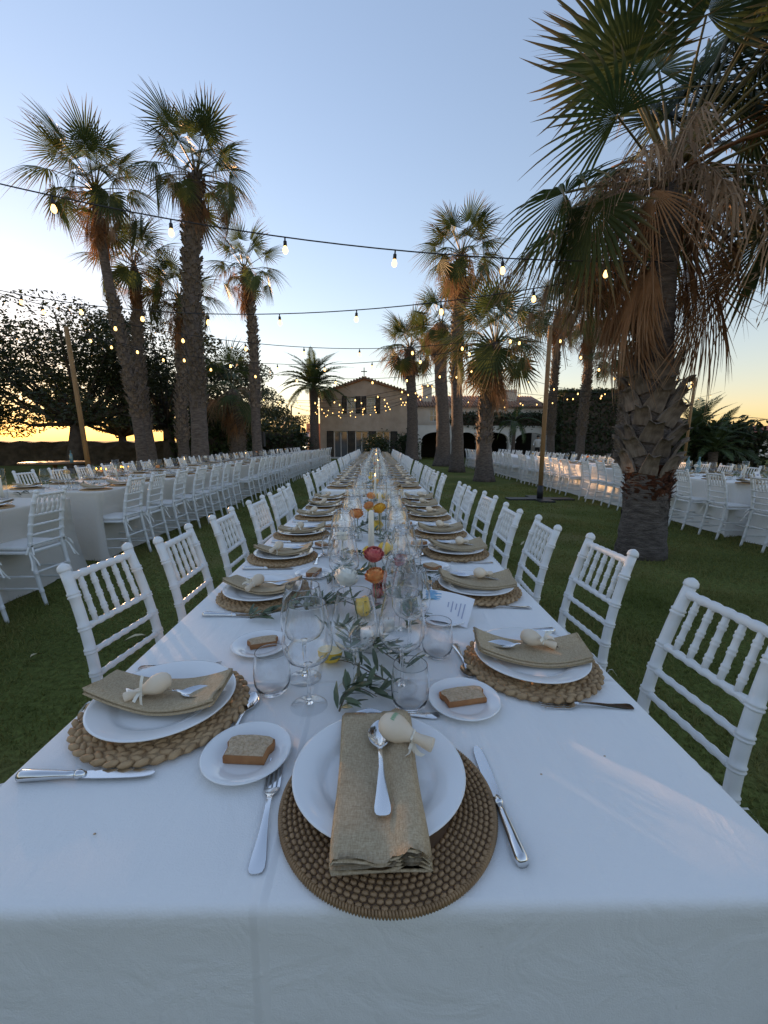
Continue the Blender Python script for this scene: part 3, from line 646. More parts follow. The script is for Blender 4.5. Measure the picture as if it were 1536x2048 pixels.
# ---------------------------------------------------------------- feather palms and plants
def feather(seed, L=2.0, n=42, w=.40, droop=.5, lw=.024):
    r = random.Random(seed); m = MB(); pts = [Vector((L * t, 0, .12 * L * math.sin(t * 2.2) - droop * L * t ** 2.4)) for t in np.linspace(0, 1, 12)]
    m.tube(pts, [.02 * (1 - .8 * k / 11) for k in range(12)], 4)
    for i in range(n):
        t = .15 + .85 * i / n; k = min(10, int(t * 11)); q = t * 11 - k; p = pts[k].lerp(pts[k + 1], q); d = (pts[k + 1] - pts[k]).normalized()
        ln = w * math.sin(math.pi * min(1, .15 + t * .9)) ** .6 * r.uniform(.8, 1.1)
        for s_ in (-1, 1):
            e = (d * .75 + Vector((0, s_, 0)) * .8 + Vector((0, 0, r.uniform(.1, .4)))).normalized(); tip = p + e * ln + Vector((0, 0, -.25 * ln)); midp = p + e * ln * .5
            nn = d * lw
            m.add([p - nn * .6, midp - nn, tip, midp + nn, p + nn * .6], [(0, 1, 2, 3, 4)])
    return m.mesh('leaf', 'feather', False)
FE = [feather(i, droop=.35 + .15 * i) for i in range(3)]
def feather_plant(name, label, base, th, tr, n, scale, seed, elmin=-25, elmax=80):
    r = random.Random(seed); t = thing(name, label, 'palm', None, base)
    if th > .1:
        m = MB(); m.tube([(0, 0, -.05), (0, 0, th * .3), (.03, 0, th * .7), (0, 0, th)], [tr * 1.25, tr, tr * .9, tr * .95], 12); obj('trunk', m.mesh('trunk', 'palm_trunk'), t)
    for i in range(n):
        q = i / max(1, n - 1)
        M = Matrix.Translation((0, 0, th)) @ Matrix.Rotation(i * 2.39996 + r.uniform(-.2, .2), 4, 'Z') @ Matrix.Rotation(-R(elmax - (elmax - elmin) * q), 4, 'Y') @ Matrix.Diagonal((scale * r.uniform(.85, 1.1),) * 3 + (1,))
        obj('leaf', FE[r.randint(0, 2)], t, M=M)
feather_plant('date_palm', 'small feather-leaved palm at the van-side corner of the house', (-4.35, 30, 0), 4.9, .33, 48, 1.3, 4, -20, 80)
feather_plant('date_palm', 'young feather-leaved palm with bowed leaves before the arcade', (8.9, 27.5, 0), 2.6, .12, 12, .95, 5, -60, 60)
for k, (px, py, s_, n) in enumerate([(14.2, 19.5, 1.05, 22), (15.3, 20.2, 1.25, 24), (16.6, 20.4, 1.2, 24), (17.6, 21.0, .95, 20), (15.0, 18.6, .8, 16)]):
    feather_plant('bushy_palm', ['low arching feather palm beside the second pole', 'tallest arching feather palm of the dense clump', 'wide feather palm of the dense clump before the red roof', 'outer feather palm reaching towards the red roof', 'small feather palm at the foot of the dense clump'][k], (px, py, 0), .9 + .4 * (k == 1), .2, n, s_, 60 + k, 0, 85)
leaf_box('shrub_mass', 13.8, 18.2, 19.6, 22, 0, 1.7, 4500, .16, 'dark shrubs filling the foot of the feather palm clump', 'shrub', rough=.3)
# ---------------------------------------------------------------- spreading trees on the sunset side, shrubs
TR = [('broad_tree', 'spreading tree with leaning trunk against the sunset glow', -15.8, 16.0, 5.6, 3.1, 14000, .085, 1, .36, (-.7, 0)),
      ('broad_tree', 'wide dark layered tree behind the leaning wooden pole', -12.0, 17.0, 6.7, 3.6, 22000, .085, 2, .3, (.3, 0)),
      ('broad_tree', 'dark tree filling the gap behind the tallest palms', -9.4, 19.5, 6.6, 3.2, 20000, .09, 3, .3, (0, 0)),
      ('broad_tree', 'tall dark tree at the edge beside the sunset', -19.5, 17.5, 7.6, 3.4, 18000, .09, 4, .3, (0, 0)),
      ('broad_tree', 'dark rounded tree behind the half hidden palm', -7.2, 22.0, 5.2, 2.8, 15000, .09, 5, .25, (0, 0)),
      ('broad_tree', 'low bushy tree beside the white van', -7.2, 31.5, 3.8, 2.1, 9000, .10, 6, .25, (0, 0)),
      ('broad_tree', 'low loose tree between the van and the slim palm', -10.0, 33.0, 4.0, 2.3, 9000, .10, 7, .25, (0, 0)),
      ('broad_tree', 'distant dark tree over the stone wall', -27.0, 24.0, 7.0, 4.0, 12000, .14, 8, .25, (0, 0)),
      ('broad_tree', 'distant dark tree beside the sunset gap', -16.5, 28.0, 6.5, 3.8, 14000, .13, 9, .25, (0, 0))]
for (nm, lb, x, y, hh, sp, nl, sz, sd, th, ln) in TR: broad_tree(nm, lb, x, y, hh * .95, sp, nl, sz * .85, sd, th, tiers=3, lean=ln, clumps=34, squash=.42)
leaf_box('garden_hedge', -9.0, -5.0, 26.0, 28.5, 0, 1.9, 5000, .13, 'dark bushy hedge beside the open gate towards the van', 'hedge', rough=.35)
leaf_box('garden_hedge', -8.5, -6.1, 19.0, 20.4, 0, 2.1, 4500, .13, 'dark hedge behind the short brown-skirted palm', 'hedge', rough=.35)
leaf_box('round_bush', -.45, .55, 26.2, 27.1, 0, 1.2, 1800, .09, 'rounded dark bush at the far end of the centre table', 'bush', rough=.25)
leaf_box('round_bush', 1.8, 2.7, 30.4, 31.3, 0, 1.4, 1500, .10, 'dark bush against the house corner by the arcade', 'bush', rough=.25)

# ---------------------------------------------------------------- tablecloths
TZ = .76
def tablecloth(label, x0, x1, y0, y1, step, seed, group, push=1.0, mat='cloth'):
    r = random.Random(seed); nx = max(4, round((x1 - x0) / step)); ny = max(6, round((y1 - y0) / step)); m = MB()
    ph = [r.uniform(0, 6.28) for _ in range(8)]
    def wr(x, y): return .0012 * math.sin(3.1 * x + 2.2 * y + ph[0]) + .0009 * math.sin(9 * x - 4 * y + ph[1]) + .0007 * math.sin(17 * y + 5 * x + ph[2])
    cx, cy = (x0 + x1) / 2, (y0 + y1) / 2
    idx = {}; v = []; f = []
    for j in range(ny + 1):
        for i in range(nx + 1):
            x = x0 + (x1 - x0) * i / nx; y = y0 + (y1 - y0) * j / ny; e = min(i, nx - i, j, ny - j)
            idx[i, j] = len(v); v.append((x - cx, y - cy, TZ + (wr(x, y) if e > 0 else 0)))
    for j in range(ny):
        for i in range(nx): f.append((idx[i, j], idx[i + 1, j], idx[i + 1, j + 1], idx[i, j + 1]))
    per = [(i, 0) for i in range(nx)] + [(nx, j) for j in range(ny)] + [(i, ny) for i in range(nx, 0, -1)] + [(0, j) for j in range(ny, 0, -1)]
    n = len(per); prev = [idx[p] for p in per]
    prof = [(.005, .0015), (.009, .006), (.011, .013), (.010, .03), (.004, .08), (-.02, .16), (-.055, .24), (-.075, .33), (-.07, .45), (-.05, .6), (-.03, .752)]
    for out, d in prof:
        cur = []
        for k, (i, j) in enumerate(per):
            x, y, _ = v[idx[i, j]]; nxv = (1 if i == nx else -1 if i == 0 else 0); nyv = (1 if j == ny else -1 if j == 0 else 0)
            corner = nxv and nyv; side = nxv != 0 and not nyv; q = d / .75
            s_ = (x * 1.0 if nyv else y)
            fold = (math.sin(s_ * 7 + ph[3]) * .6 + math.sin(s_ * 13.7 + ph[4]) * .35) * .022 * q ** 1.3
            dc = min(abs(abs(x) - (x1 - x0) / 2) if nyv else 9, abs(abs(y) - (y1 - y0) / 2) if nxv else 9)
            if dc < .35: fold += math.sin(dc * 38 + ph[5]) * .028 * q * (1 - dc / .35) 
            o_ = (out if out > 0 else out * push) if side else (out if d < .05 else .006 + .02 * q)
            if corner: o_ = .012 + .09 * q * q
            cur.append(len(v)); v.append((x + nxv * (o_ + fold), y + nyv * (o_ + fold), TZ - d))
        for k in range(n): k2 = (k + 1) % n; f.append((prev[k], cur[k], cur[k2], prev[k2]))
        prev = cur
    m.add(v, f); o = obj('tablecloth', m.mesh('tablecloth', mat), None, (cx, cy, 0)); return tag(o, label, 'tablecloth', group)
x0, x1, secs = TABLES['main']
CLB = ['white cloth on the table end set with the dark rattan mat', 'white cloth on the second length of the centre table, past the narrow gap', 'white cloth on the third length of the centre table', 'white cloth on the fourth length of the centre table', 'white cloth on the last length of the centre table, before the house']
for k, (a, b) in enumerate(secs): tablecloth(CLB[k], x0, x1, a, b, .045 if k == 0 else .12, k, 'cloths on the centre table', 2.1)
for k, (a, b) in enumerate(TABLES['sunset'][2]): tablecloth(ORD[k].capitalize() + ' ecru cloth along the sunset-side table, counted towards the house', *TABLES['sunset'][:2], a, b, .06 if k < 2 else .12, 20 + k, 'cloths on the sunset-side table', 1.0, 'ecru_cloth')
for k, (a, b) in enumerate(TABLES['palm'][2]): tablecloth(ORD[k].capitalize() + ' white cloth along the table behind the huge palm, counted towards the arcade', *TABLES['palm'][:2], a, b, .08 if k < 2 else .12, 40 + k, 'cloths on the table behind the palm')

# ---------------------------------------------------------------- chairs
def bamboo(L, r, joints, n=8, ring=.32, double=True):
    """profile of a turned bamboo rod along +Z: list of (radius, z)"""
    P = [(r * .2, 0), (r, .001)]
    for j in joints:
        z = L * j
        if double: P += [(r, z - .012), (r * (1 + ring), z - .008), (r * (1 + ring), z - .005), (r * 1.05, z - .001), (r * (1 + ring), z + .003), (r * (1 + ring), z + .006), (r, z + .010)]
        else: P += [(r * .95, z - .016), (r * (1 + ring), z - .004), (r * (1 + ring), z + .004), (r * .95, z + .016)]
    P += [(r, L - .001), (r * .2, L)]; return P
def rod(p0, p1, r, joints, n=8, ring=.17, double=False):
    p0, p1 = Vector(p0), Vector(p1); d = p1 - p0; m = MB(); m.lathe(bamboo(d.length, r, joints, n, ring, double), n)
    M = Matrix.Translation(p0) @ d.to_track_quat('Z', 'Y').to_matrix().to_4x4(); o = MB(); o.merge(m, M); return o
def post(sx):
    pts = []; rad = []
    path = lambda z: (sx * (.160 - .022 * max(0, z - .44) / .48), -.185 - (.075 * ((.44 - z) / .44) ** 1.3 if z < .44 else 0) - (.095 * ((z - .44) / .48) ** 1.8 if z > .44 else 0), z)
    zs = set(np.linspace(0, .905, 25)); js = [.12, .27, .50, .575, .65, .725, .83]
    for j in js: zs |= {j - .010, j - .007, j - .003, j, j + .003, j + .007, j + .010}
    for z in sorted(zs):
        base = .0165 if z > .2 else .0165 - .003 * (1 - z / .2); k = 1.0
        for j in js:
            if .0025 < abs(z - j) < .0075: k = 1.2
        pts.append(path(z)); rad.append(base * k)
    tp = Vector(path(.905)); m = MB(); m.tube(pts, rad, 10)
    m.tube([tp, tp + Vector((0, -.001, .003)), tp + Vector((0, -.002, .007)), tp + Vector((0, -.004, .016)), tp + Vector((0, -.006, .023)), tp + Vector((0, -.007, .027))], [.0165, .0198, .0198, .0182, .0115, .002], 10); return m
def pz_at(z): return -.185 - (.095 * ((z - .44) / .48) ** 1.8 if z > .44 else 0), .160 - .022 * max(0, z - .44) / .48
CH = []
def cp(name, m, mat='chair_paint', smooth=True): CH.append((name, m, mat, smooth))
for sx in (-1, 1): cp('back_post', post(sx))
for z, r_, nj in ((.885, .0125, 7), (.725, .0105, 7), (.645, .0095, 7), (.568, .0095, 7), (.492, .0095, 7)):
    y_, x_ = pz_at(z); cp('top_rail' if z > .8 else 'back_rail', rod((-x_, y_, z), (x_, y_, z), r_, [(k + .5) / nj for k in range(nj)]))
ya, xa = pz_at(.725); yb, xb = pz_at(.885)
for k in range(5):
    q = (k - 2) / 2 * .68; ym = pz_at(.805)[0]
    cp('spindle', rod((q * xa, ya, .728), (q * xb, yb, .883), .0082, [.22, .5, .78], double=True, ring=.28))
for sx in (-1, 1):
    cp('front_leg', rod((sx * .168, .165, 0), (sx * .168, .165, .44), .0165, [.2, .45, .75], ring=.2, double=True))
    cp('side_stretcher', rod((sx * .168, .16, .23), (sx * .170, -.205, .24), .0095, [.3, .7])); cp('side_stretcher', rod((sx * .168, .16, .13), (sx * .170, -.225, .14), .0095, [.3, .7]))
for z in (.17, .29): cp('front_stretcher', rod((-.165, .165, z), (.165, .165, z), .0095, [.2, .5, .8]))
cp('back_stretcher', rod((-.168, -.205, .27), (.168, -.205, .27), .0095, [.2, .5, .8]))
st = MB()
def pad(m, hw0, hw1, y0, y1, z0, z1, n=8, crown=.0, rr=.02):
    rows = []
    prof = [(-rr, z0), (0, z0 + .006), (0, z1 - .008), (-.006, z1 - .002), (-.02, z1), (-.08, z1 + crown * .7), (-.16, z1 + crown)]
    ring = []
    for q in np.linspace(0, 1, 40, endpoint=False):
        a = 2 * math.pi * q; c, s_ = math.cos(a), math.sin(a); e = .28; X = math.copysign(abs(c) ** e, c); Y = math.copysign(abs(s_) ** e, s_); ring.append((X, Y))
    prev = None
    for ins, z in prof:
        cur = []
        for X, Y in ring:
            ty = (Y + 1) / 2; hw = hw0 + (hw1 - hw0) * ty; hy = (y1 - y0) / 2; cur.append((X * (hw + ins), (y0 + y1) / 2 + Y * (hy + ins), z))
        rows.append(cur)
    o = len(m.v); k = len(ring); f = []
    for i in range(len(rows) - 1):
        for j in range(k): f.append((i * k + j, i * k + (j + 1) % k, (i + 1) * k + (j + 1) % k, (i + 1) * k + j))
    f.append(tuple((len(rows) - 1) * k + j for j in range(k))); f.append(tuple(reversed(range(k)))); m.add([p for r_ in rows for p in r_], f)
pad(st, .186, .192, -.185, .195, .415, .445); cp('seat', st)
cu = MB(); pad(cu, .174, .184, -.165, .19, .4455, .478, crown=.012); cp('cushion', cu, 'cushion')
for sx in (-1, 1):
    tie = MB()
    b_ = Vector((sx * .172, -.195, .455))
    for k, (dx, dy, dz, ln) in enumerate([(.2, -.9, -.9, .10), (.7, -.6, -1, .13), (.9, -.2, .5, .05), (.3, -1, .4, .055)]):
        d = Vector((sx * dx, dy, dz)).normalized(); rows = []
        for t in (0, .25, .5, .75, 1):
            p = b_ + d * ln * t + Vector((0, 0, -.05 * t * t + (.03 * math.sin(t * 3.1) if k > 1 else 0))) + Vector((sx * .008 * math.sin(t * 5 + k), 0, 0)); rows.append([p + Vector((-.005, .003, .002)), p + Vector((.005, -.003, -.002))])
        tie.strip(rows)
    tie.tube([b_ + Vector((sx * .0, .03, 0)), b_ + Vector((sx * .01, 0, .002)), b_ + Vector((sx * .004, -.014, 0)), b_ + Vector((-sx * .02, -.016, 0))], .004, 5)
    cp('seat_tie', tie, 'ribbon')
CHM = [(n, m.mesh(n, mat, sm)) for n, m, mat, sm in CH]
fr = MB()
for n, m, mat, sm in CH:
    if n not in ('cushion', 'seat_tie', 'seat'): fr.merge(m)
FRM = fr.mesh('chair_frame', 'chair_paint'); SEAT = [x for x in CHM if x[0] in ('seat', 'cushion')]
one = MB()
for n, m, mat, sm in CH: one.merge(m)
ONE = one.mesh('chair', 'chair_paint')
def chair(x, y, rz, label, group, lod):
    jit = random.uniform(-.065, .065)
    if lod == 2: return tag(obj('chair', ONE, None, (x, y, 0), (0, 0, rz + jit)), label, 'chair', group)
    t = thing('chair', label, 'chair', group, (x, y, 0), (0, 0, rz + jit))
    if lod == 0:
        for n, me in CHM: obj(n, me, t)
    else:
        obj('frame', FRM, t)
        for n, me in SEAT: obj(n, me, t)
    return t
RA, LA = R(90), R(-90)
YL = [.76, 1.385, 1.80, 2.30, 2.84, 3.28, 3.72]; YR = [.99, 1.585, 2.07, 2.53, 3.13, 3.52, 3.95]
SL = [.80, 1.45, 1.95, 2.43, 3.02, 3.47, 3.92]; SR = [.97, 1.50, 2.03, 2.47, 3.02, 3.47, 3.92]
for (a, b) in TABLES['main'][2][1:]:
    n = round((b - a) / .545)
    for k in range(n):
        y = a + (b - a) * (k + .5) / n
        for L_, s_ in ((YL, 1), (YR, 1), (SL, 0), (SR, 0)): L_.append(y + random.uniform(-.04, .04) * s_)
FARLBL = 'white bamboo-style chair along the distant part of the centre table, {} side'
for side, ys in (('sunset', YL), ('big palm', YR)):
    for k, y in enumerate(ys):
        x = (-[.80, .685, .60, .575, .545, .52, .53, .54][min(k, 7)]) if side == 'sunset' else [.635, .65, .585, .56, .585, .53, .52, .52][min(k, 7)]
        rz = (LA if side == 'sunset' else RA) + (R(-7) if (side == 'sunset' and k == 1) else 0)
        lb = f'white bamboo-style chair, {ORD[k]} from the rattan-mat end, {side} side of centre table' if k < 14 else FARLBL.format(side)
        chair(x + (random.uniform(-.02, .02) if k > 5 else 0), y, rz, lb, f'chairs on the {side} side of the centre table', 0 if y < 7 else 1 if y < 12 else 2)
def row(xc, ys, rz, label, group, near, gap=None, tb=''):
    b4 = [y for y in ys if gap and y < gap]
    for k, y in enumerate(ys):
        lb = label; n = len(b4)
        if gap and y < gap and n - 1 - k < 10: lb = f'white bamboo-style chair, {ORD[n - 1 - k]} before the cloth gap, {tb}'
        elif gap and y > gap and k - n < 8: lb = f'white bamboo-style chair, {ORD[k - n]} past the cloth gap, {tb}'
        chair(xc + random.uniform(-.03, .03), y, rz, lb, group, 0 if y < near else 1 if y < near + 5 else 2)
def spread(secs, step=.55, lo=-9, hi=99, skip=()):
    out = []
    for a, b in secs:
        n = round((b - a) / step); out += [a + (b - a) * (k + .5) / n for k in range(n)]
    return [y for y in out if lo < y < hi]
LI = [2.75, 3.42] + [4.72, 5.18] + spread([(5.5, 8.5)], .58) + spread(TABLES['sunset'][2][2:], .56)
LO = spread(TABLES['sunset'][2], .56, 2.2)
row(-2.90, LI, RA, 'white bamboo-style chair in the row of the sunset-side table facing away from the centre table', 'inner chairs of the sunset-side table', 6.5, 4.3, 'lawn row of sunset-side table')
row(-4.20, LO, LA, 'white bamboo-style chair in the outer row of the sunset-side table, facing the centre table', 'outer chairs of the sunset-side table', 4.5, 4.3, 'outer row of sunset-side table')
PI_ = [5.0, 5.68, 6.3, 6.95, 7.55, 8.15, 8.75, 9.3] + spread(TABLES['palm'][2][2:], .56)
PO = spread(TABLES['palm'][2], .58, 5.3)
row(4.93, PI_, LA, 'white bamboo-style chair in the lawn-side row of the table behind the huge palm', 'lawn-side chairs behind the palm', 7.0, 9.85, 'lawn row behind huge palm')
row(6.22, PO, RA, 'white bamboo-style chair in the outer row of the table behind the huge palm', 'outer chairs behind the palm', 5.0, 9.85, 'outer row behind huge palm')

# ---------------------------------------------------------------- tableware meshes
def lathe_mesh(name, prof, mat, n=40): m = MB(); m.lathe(prof, n); return m.mesh(name, mat)
PLATE = lathe_mesh('plate', [(0, .002), (.080, .002), (.092, .006), (.100, .011), (.1375, .0175), (.1388, .0195), (.1378, .0208), (.134, .0206), (.103, .0145), (.094, .0095), (.087, .0052), (.08, .0045), (0, .0045)], 'porcelain', 72)
BPLATE = lathe_mesh('bread_plate', [(0, .002), (.042, .002), (.05, .006), (.0765, .0125), (.0775, .0142), (.0765, .0153), (.074, .0152), (.054, .0100), (.047, .0056), (.042, .0048), (0, .0048)], 'porcelain', 56)
def braid_rings(r_in, r_out, pitch, lump, seed):
    r = random.Random(seed); m = MB(); rr = r_out - pitch * .5
    while rr > r_in:
        n = int(2 * math.pi * rr / lump)
        for k in range(n):
            for s_ in (-1, 1):
                a = 2 * math.pi * (k + .25 * s_) / n; q = rr + s_ * pitch * .24
                M = Matrix.Rotation(a, 3, 'Z') @ Matrix.Rotation(R(90) + s_ * R(26), 3, 'Z')
                m.ball((q * math.cos(a), q * math.sin(a), .009 + r.uniform(-.001, .0015)), 1, 6, 4, (lump * .62, pitch * .33, .0066 * r.uniform(.85, 1.15)), M)
        rr -= pitch
    return m.mesh('braid', 'braid')
BRAID = braid_rings(.095, .163, .0215, .024, 1)
MATCORE = lathe_mesh('placemat', [(0, .001), (.155, .001), (.158, .006), (.15, .011), (0, .011)], 'braid', 48)
def rattan():
    r = random.Random(2); m = MB(); pitch = .0076; rr = .1565; j = 0
    while rr > .10:
        n = int(2 * math.pi * rr / .0105)
        for k in range(n):
            a = 2 * math.pi * (k + .5 * (j % 2)) / n
            m.ball((rr * math.cos(a), rr * math.sin(a), .0085), 1, 6, 4, (.0038, .0052, .0030), Matrix.Rotation(a + r.uniform(-.15, .15), 3, 'Z'))
        rr -= pitch; j += 1
    n = 250
    for k in range(n):
        a = 2 * math.pi * k / n; m.ball((.1605 * math.cos(a), .1605 * math.sin(a), .006), 1, 6, 4, (.0056, .0025, .0056), Matrix.Rotation(a + .25, 3, 'Z'))
    return m.mesh('weave', 'rattan')
WEAVE = rattan(); RCORE = lathe_mesh('placemat', [(0, .001), (.160, .001), (.162, .004), (.158, .0075), (0, .0075)], 'rattan_core', 64)
def napkin(w, L, layers, pitch, zf, sq, seed, wave=.0, skew=.0):
    """one sheet folded to and fro; the fold stack shows at its ends"""
    r = random.Random(seed); th = .0011; path = []
    for i in range(layers):
        z = pitch * i; ww = w * (1 - .012 * i); xs = np.linspace(-ww / 2, ww / 2, 17)
        if i % 2: xs = xs[::-1]
        path += [(x, z + wave * i / layers * math.exp(-((x - w * .3) / (w * .16)) ** 2) - wave * .35 * i / layers * math.exp(-((x - w * .05) / (w * .2)) ** 2)) for x in xs]
        if i < layers - 1: e = (1 if i % 2 == 0 else -1); path.append((e * (ww / 2 + pitch * .45), z + pitch * .5))
    path = [Vector((a, b, 0)) for a, b in path]; A = []; B = []
    for i, p in enumerate(path):
        d = (path[min(i + 1, len(path) - 1)] - path[max(0, i - 1)]).normalized(); nrm = Vector((-d.y, d.x, 0)); A.append(p + nrm * th); B.append(p - nrm * th)
    loop = A + B[::-1]; n = len(loop); ny = 22; v = []; f = []
    for j in range(ny + 1):
        t = j / ny; y = -L / 2 + L * t
        for p in loop:
            c = sq(t); bx = p.x * (1 + .02 * math.sin(t * 7 + seed)) + skew * y; v.append((bx, y + .003 * math.sin(p.y * 900 + seed) * (1 if j in (0, ny) else 0), p.y * c + zf(p.x, y) + .0012 * math.sin(6 * t + 40 * p.x + seed)))
    for j in range(ny):
        for k in range(n): k2 = (k + 1) % n; f.append((j * n + k, j * n + k2, (j + 1) * n + k2, (j + 1) * n + k))
    m2 = len(path)
    for base in (0, ny * n):
        for k in range(m2 - 1): f.append((base + k, base + k + 1, base + n - 2 - k, base + n - 1 - k))
    m = MB(); m.add(v, f); return m.mesh('napkin', 'linen')
NAPF = napkin(.122, .285, 5, .0052, lambda x, y: .0165 + .010 * max(0, abs(y) / .14 - .3) - .010 * max(0, (-y - .112) / .03), lambda t: .92 - .5 * t, 1, wave=.018)
NAPS = [napkin(.112, .262, 4, .0044, lambda x, y, k=k: .012 + .026 * (abs(y + .01) / .131) ** 2 + (.012 if k == 1 else .004) * max(0, -y / .13) * (x / .056) , lambda t, k=k: .75 + .3 * abs(t - .5), 3 + k, wave=.004, skew=(-.12, .10, .0)[k]) for k in range(3)]
def loft(stations, th, mat, name):
    """stations: (y, halfwidth, z, cup) -> thin curved strip with rounded plan, top and underside"""
    m = MB(); us = [-1, -.8, -.4, 0, .4, .8, 1]
    top = [[Vector((u * hw, y, z + cup * u * u)) for u in us] for y, hw, z, cup in stations]; bot = [[Vector((u * hw * .97, y, z + cup * u * u - th)) for u in us] for y, hw, z, cup in stations]
    m.strip(top); m.strip([r_[::-1] for r_ in bot])
    for e in (0, -1): m.strip([[t_[e], b_[e]] for t_, b_ in zip(top, bot)] if e else [[b_[e], t_[e]] for t_, b_ in zip(top, bot)])
    m.strip([top[0], bot[0]]); m.strip([bot[-1], top[-1]]); return m
def spoon_mb(L=.2):
    k = L / .2; S = []
    for y, hw, z, c in [(-.1, .004, .0035, 0), (-.0985, .0085, .0035, 0), (-.094, .0108, .0036, 0), (-.085, .0112, .0040, -.001), (-.06, .0080, .0055, -.001), (-.03, .0048, .0085, -.001), (0, .0032, .0105, -.0005), (.022, .0030, .0085, 0), (.030, .0042, .006, .001), (.036, .0105, .0035, .004), (.045, .0165, .0015, .0065), (.058, .0200, .0005, .0085), (.070, .0195, .0008, .0080), (.083, .0150, .0025, .0062), (.092, .0095, .0050, .0040), (.098, .0040, .0080, .0015), (.0995, .001, .0092, .0003)]: S.append((y * k, hw * k, z * k + .002, c * k))
    return loft(S, .0016, 'steel', 'spoon')
def fork_mb():
    S = [(-.1, .004, .003, 0), (-.0985, .0082, .003, 0), (-.093, .0105, .0031, 0), (-.08, .0102, .0036, -.001), (-.05, .0065, .0055, -.001), (-.02, .0042, .0085, -.0005), (.005, .0036, .0095, 0), (.018, .0042, .0075, 0), (.024, .0095, .0055, .001), (.030, .0120, .0044, .0012), (.036, .0124, .0037, .001)]
    m = loft(S, .0018, 'steel', 'fork')
    for k in range(4):
        x = (k - 1.5) * .0070; m.merge(loft([(.035, .0022, .0036, 0), (.055, .0018, .0034, 0), (.08, .0016, .0048, 0), (.097, .0010, .0080, 0)], .0014, 'steel', 't'), Matrix.Translation((x, 0, 0)))
    return m
def knife_parts():
    h_ = MB(); h_.tube([(0, -.108, .0065), (0, -.107, .0065), (0, -.1, .0065), (0, -.07, .0065), (0, -.03, .0062), (0, -.015, .006)], [.002, .0075, .0100, .0085, .0062, .0058], 12)
    h_.tube([(0, -.016, .006), (0, -.013, .006), (0, -.010, .006), (0, -.005, .006), (0, 0, .0055)], [.0062, .0078, .0078, .0058, .0045], 12)
    b_ = loft([(-.002, .0075, .0058, 0), (.02, .0088, .0058, 0), (.05, .0096, .0058, 0), (.08, .0092, .0058, 0), (.098, .0078, .0058, 0), (.108, .005, .0058, 0), (.112, .0015, .0058, 0)], .0016, 'steel', 'blade')
    return h_.mesh('handle', 'steel'), b_.mesh('blade', 'steel')
SPOON, DSPOON, FORK = spoon_mb(.205).mesh('spoon', 'steel'), spoon_mb(.175).mesh('spoon', 'steel'), fork_mb().mesh('fork', 'steel')
KH, KB = knife_parts()
def maraca_parts():
    b_ = MB(); b_.lathe([(0.0003, -.030), (.008, -.029), (.016, -.024), (.0215, -.014), (.0232, -.003), (.0215, .008), (.017, .018), (.0125, .026), (.0105, .032)], 20)
    hd = MB(); hd.lathe([(.0095, .031), (.0085, .036), (.0085, .044), (.0105, .058), (.0115, .066), (.011, .069), (.0005, .070)], 16)
    rb = MB(); rb.tube([(.0105, 0, .034), (0, .0105, .034), (-.0105, 0, .034), (0, -.0105, .034), (.0105, 0, .034)], .0022, 6)
    for d in [(1, .5, .9), (1, -.7, .6), (.5, 1.2, -.5), (.3, -1.1, .2)]:
        d = Vector(d).normalized(); rows = []
        for t in (0, .3, .6, 1): p = Vector((.010, 0, .034)) + d * .034 * t + Vector((.005 * math.sin(t * 4), 0, 0)); rows.append([p + Vector((-.002, .003, .002)), p + Vector((.002, -.003, -.003))])
        rb.strip(rows)
    pr = MB(); r = random.Random(3)
    for k in range(9):   # faint green printed letters following the bulb
        a0 = -1.0 + .125 * k
        for s_ in range(2):
            aa = a0 + s_ * .05; p = [Vector((.02335 * math.cos(aa + q), .02335 * math.sin(aa + q), z)) for q, z in ((0, -.008), (.035, -.008), (.035 * r.uniform(.3, 1), -.001), (0, -.001))]; pr.add(p, [(0, 1, 2, 3)])
    return b_.mesh('bulb', 'cream_wood'), hd.mesh('handle', 'cream_wood'), rb.mesh('bow', 'cream_ribbon', False), pr.mesh('printed_lettering', 'green_print', False)
MAR = maraca_parts()
def bread():
    P = [(-.040, -.024), (.040, -.024), (.041, .0), (.047, .012), (.045, .024), (.034, .030), (0, .033), (-.034, .030), (-.045, .024), (-.047, .012), (-.041, 0)]
    r = random.Random(5); T = .014; c = MB(); n = len(P); ins = [(x * .93, y * .93) for x, y in P]
    c.add([(x, y, T + .0006) for x, y in ins], [tuple(range(n))]); c.add([(x, y, .0) for x, y in ins], [tuple(reversed(range(n)))])
    k = MB(); k.strip([[Vector((x, y, 0)) for x, y in ins + ins[:1]], [Vector((x, y, .002)) for x, y in P + P[:1]], [Vector((x, y, T - .002)) for x, y in P + P[:1]], [Vector((x, y, T + .0005)) for x, y in ins + ins[:1]]])
    return c.mesh('crumb', 'crumb', False), k.mesh('crust', 'crust')
BR = bread()
def wine_parts():
    b_ = MB(); b_.lathe([(.0375, .230), (.0380, .2305), (.0384, .230), (.0432, .205), (.0490, .175), (.0522, .150), (.0505, .130), (.0422, .112), (.0270, .1005), (.0110, .0965), (.0045, .0955)], 40)
    s_ = MB(); s_.lathe([(.0005, .0962), (.0080, .0950), (.0052, .088), (.0040, .075), (.0037, .045), (.0040, .020), (.0062, .011), (.0095, .0075), (.013, .0055)], 16)
    f_ = MB(); f_.lathe([(.0005, .0075), (.010, .0072), (.020, .0042), (.034, .0022), (.0382, .0014), (.0388, .0008), (.038, .0003), (.0005, .0003)], 40)
    return b_.mesh('bowl', 'glass'), s_.mesh('stem', 'solid_glass'), f_.mesh('foot', 'glass')
WG = wine_parts()
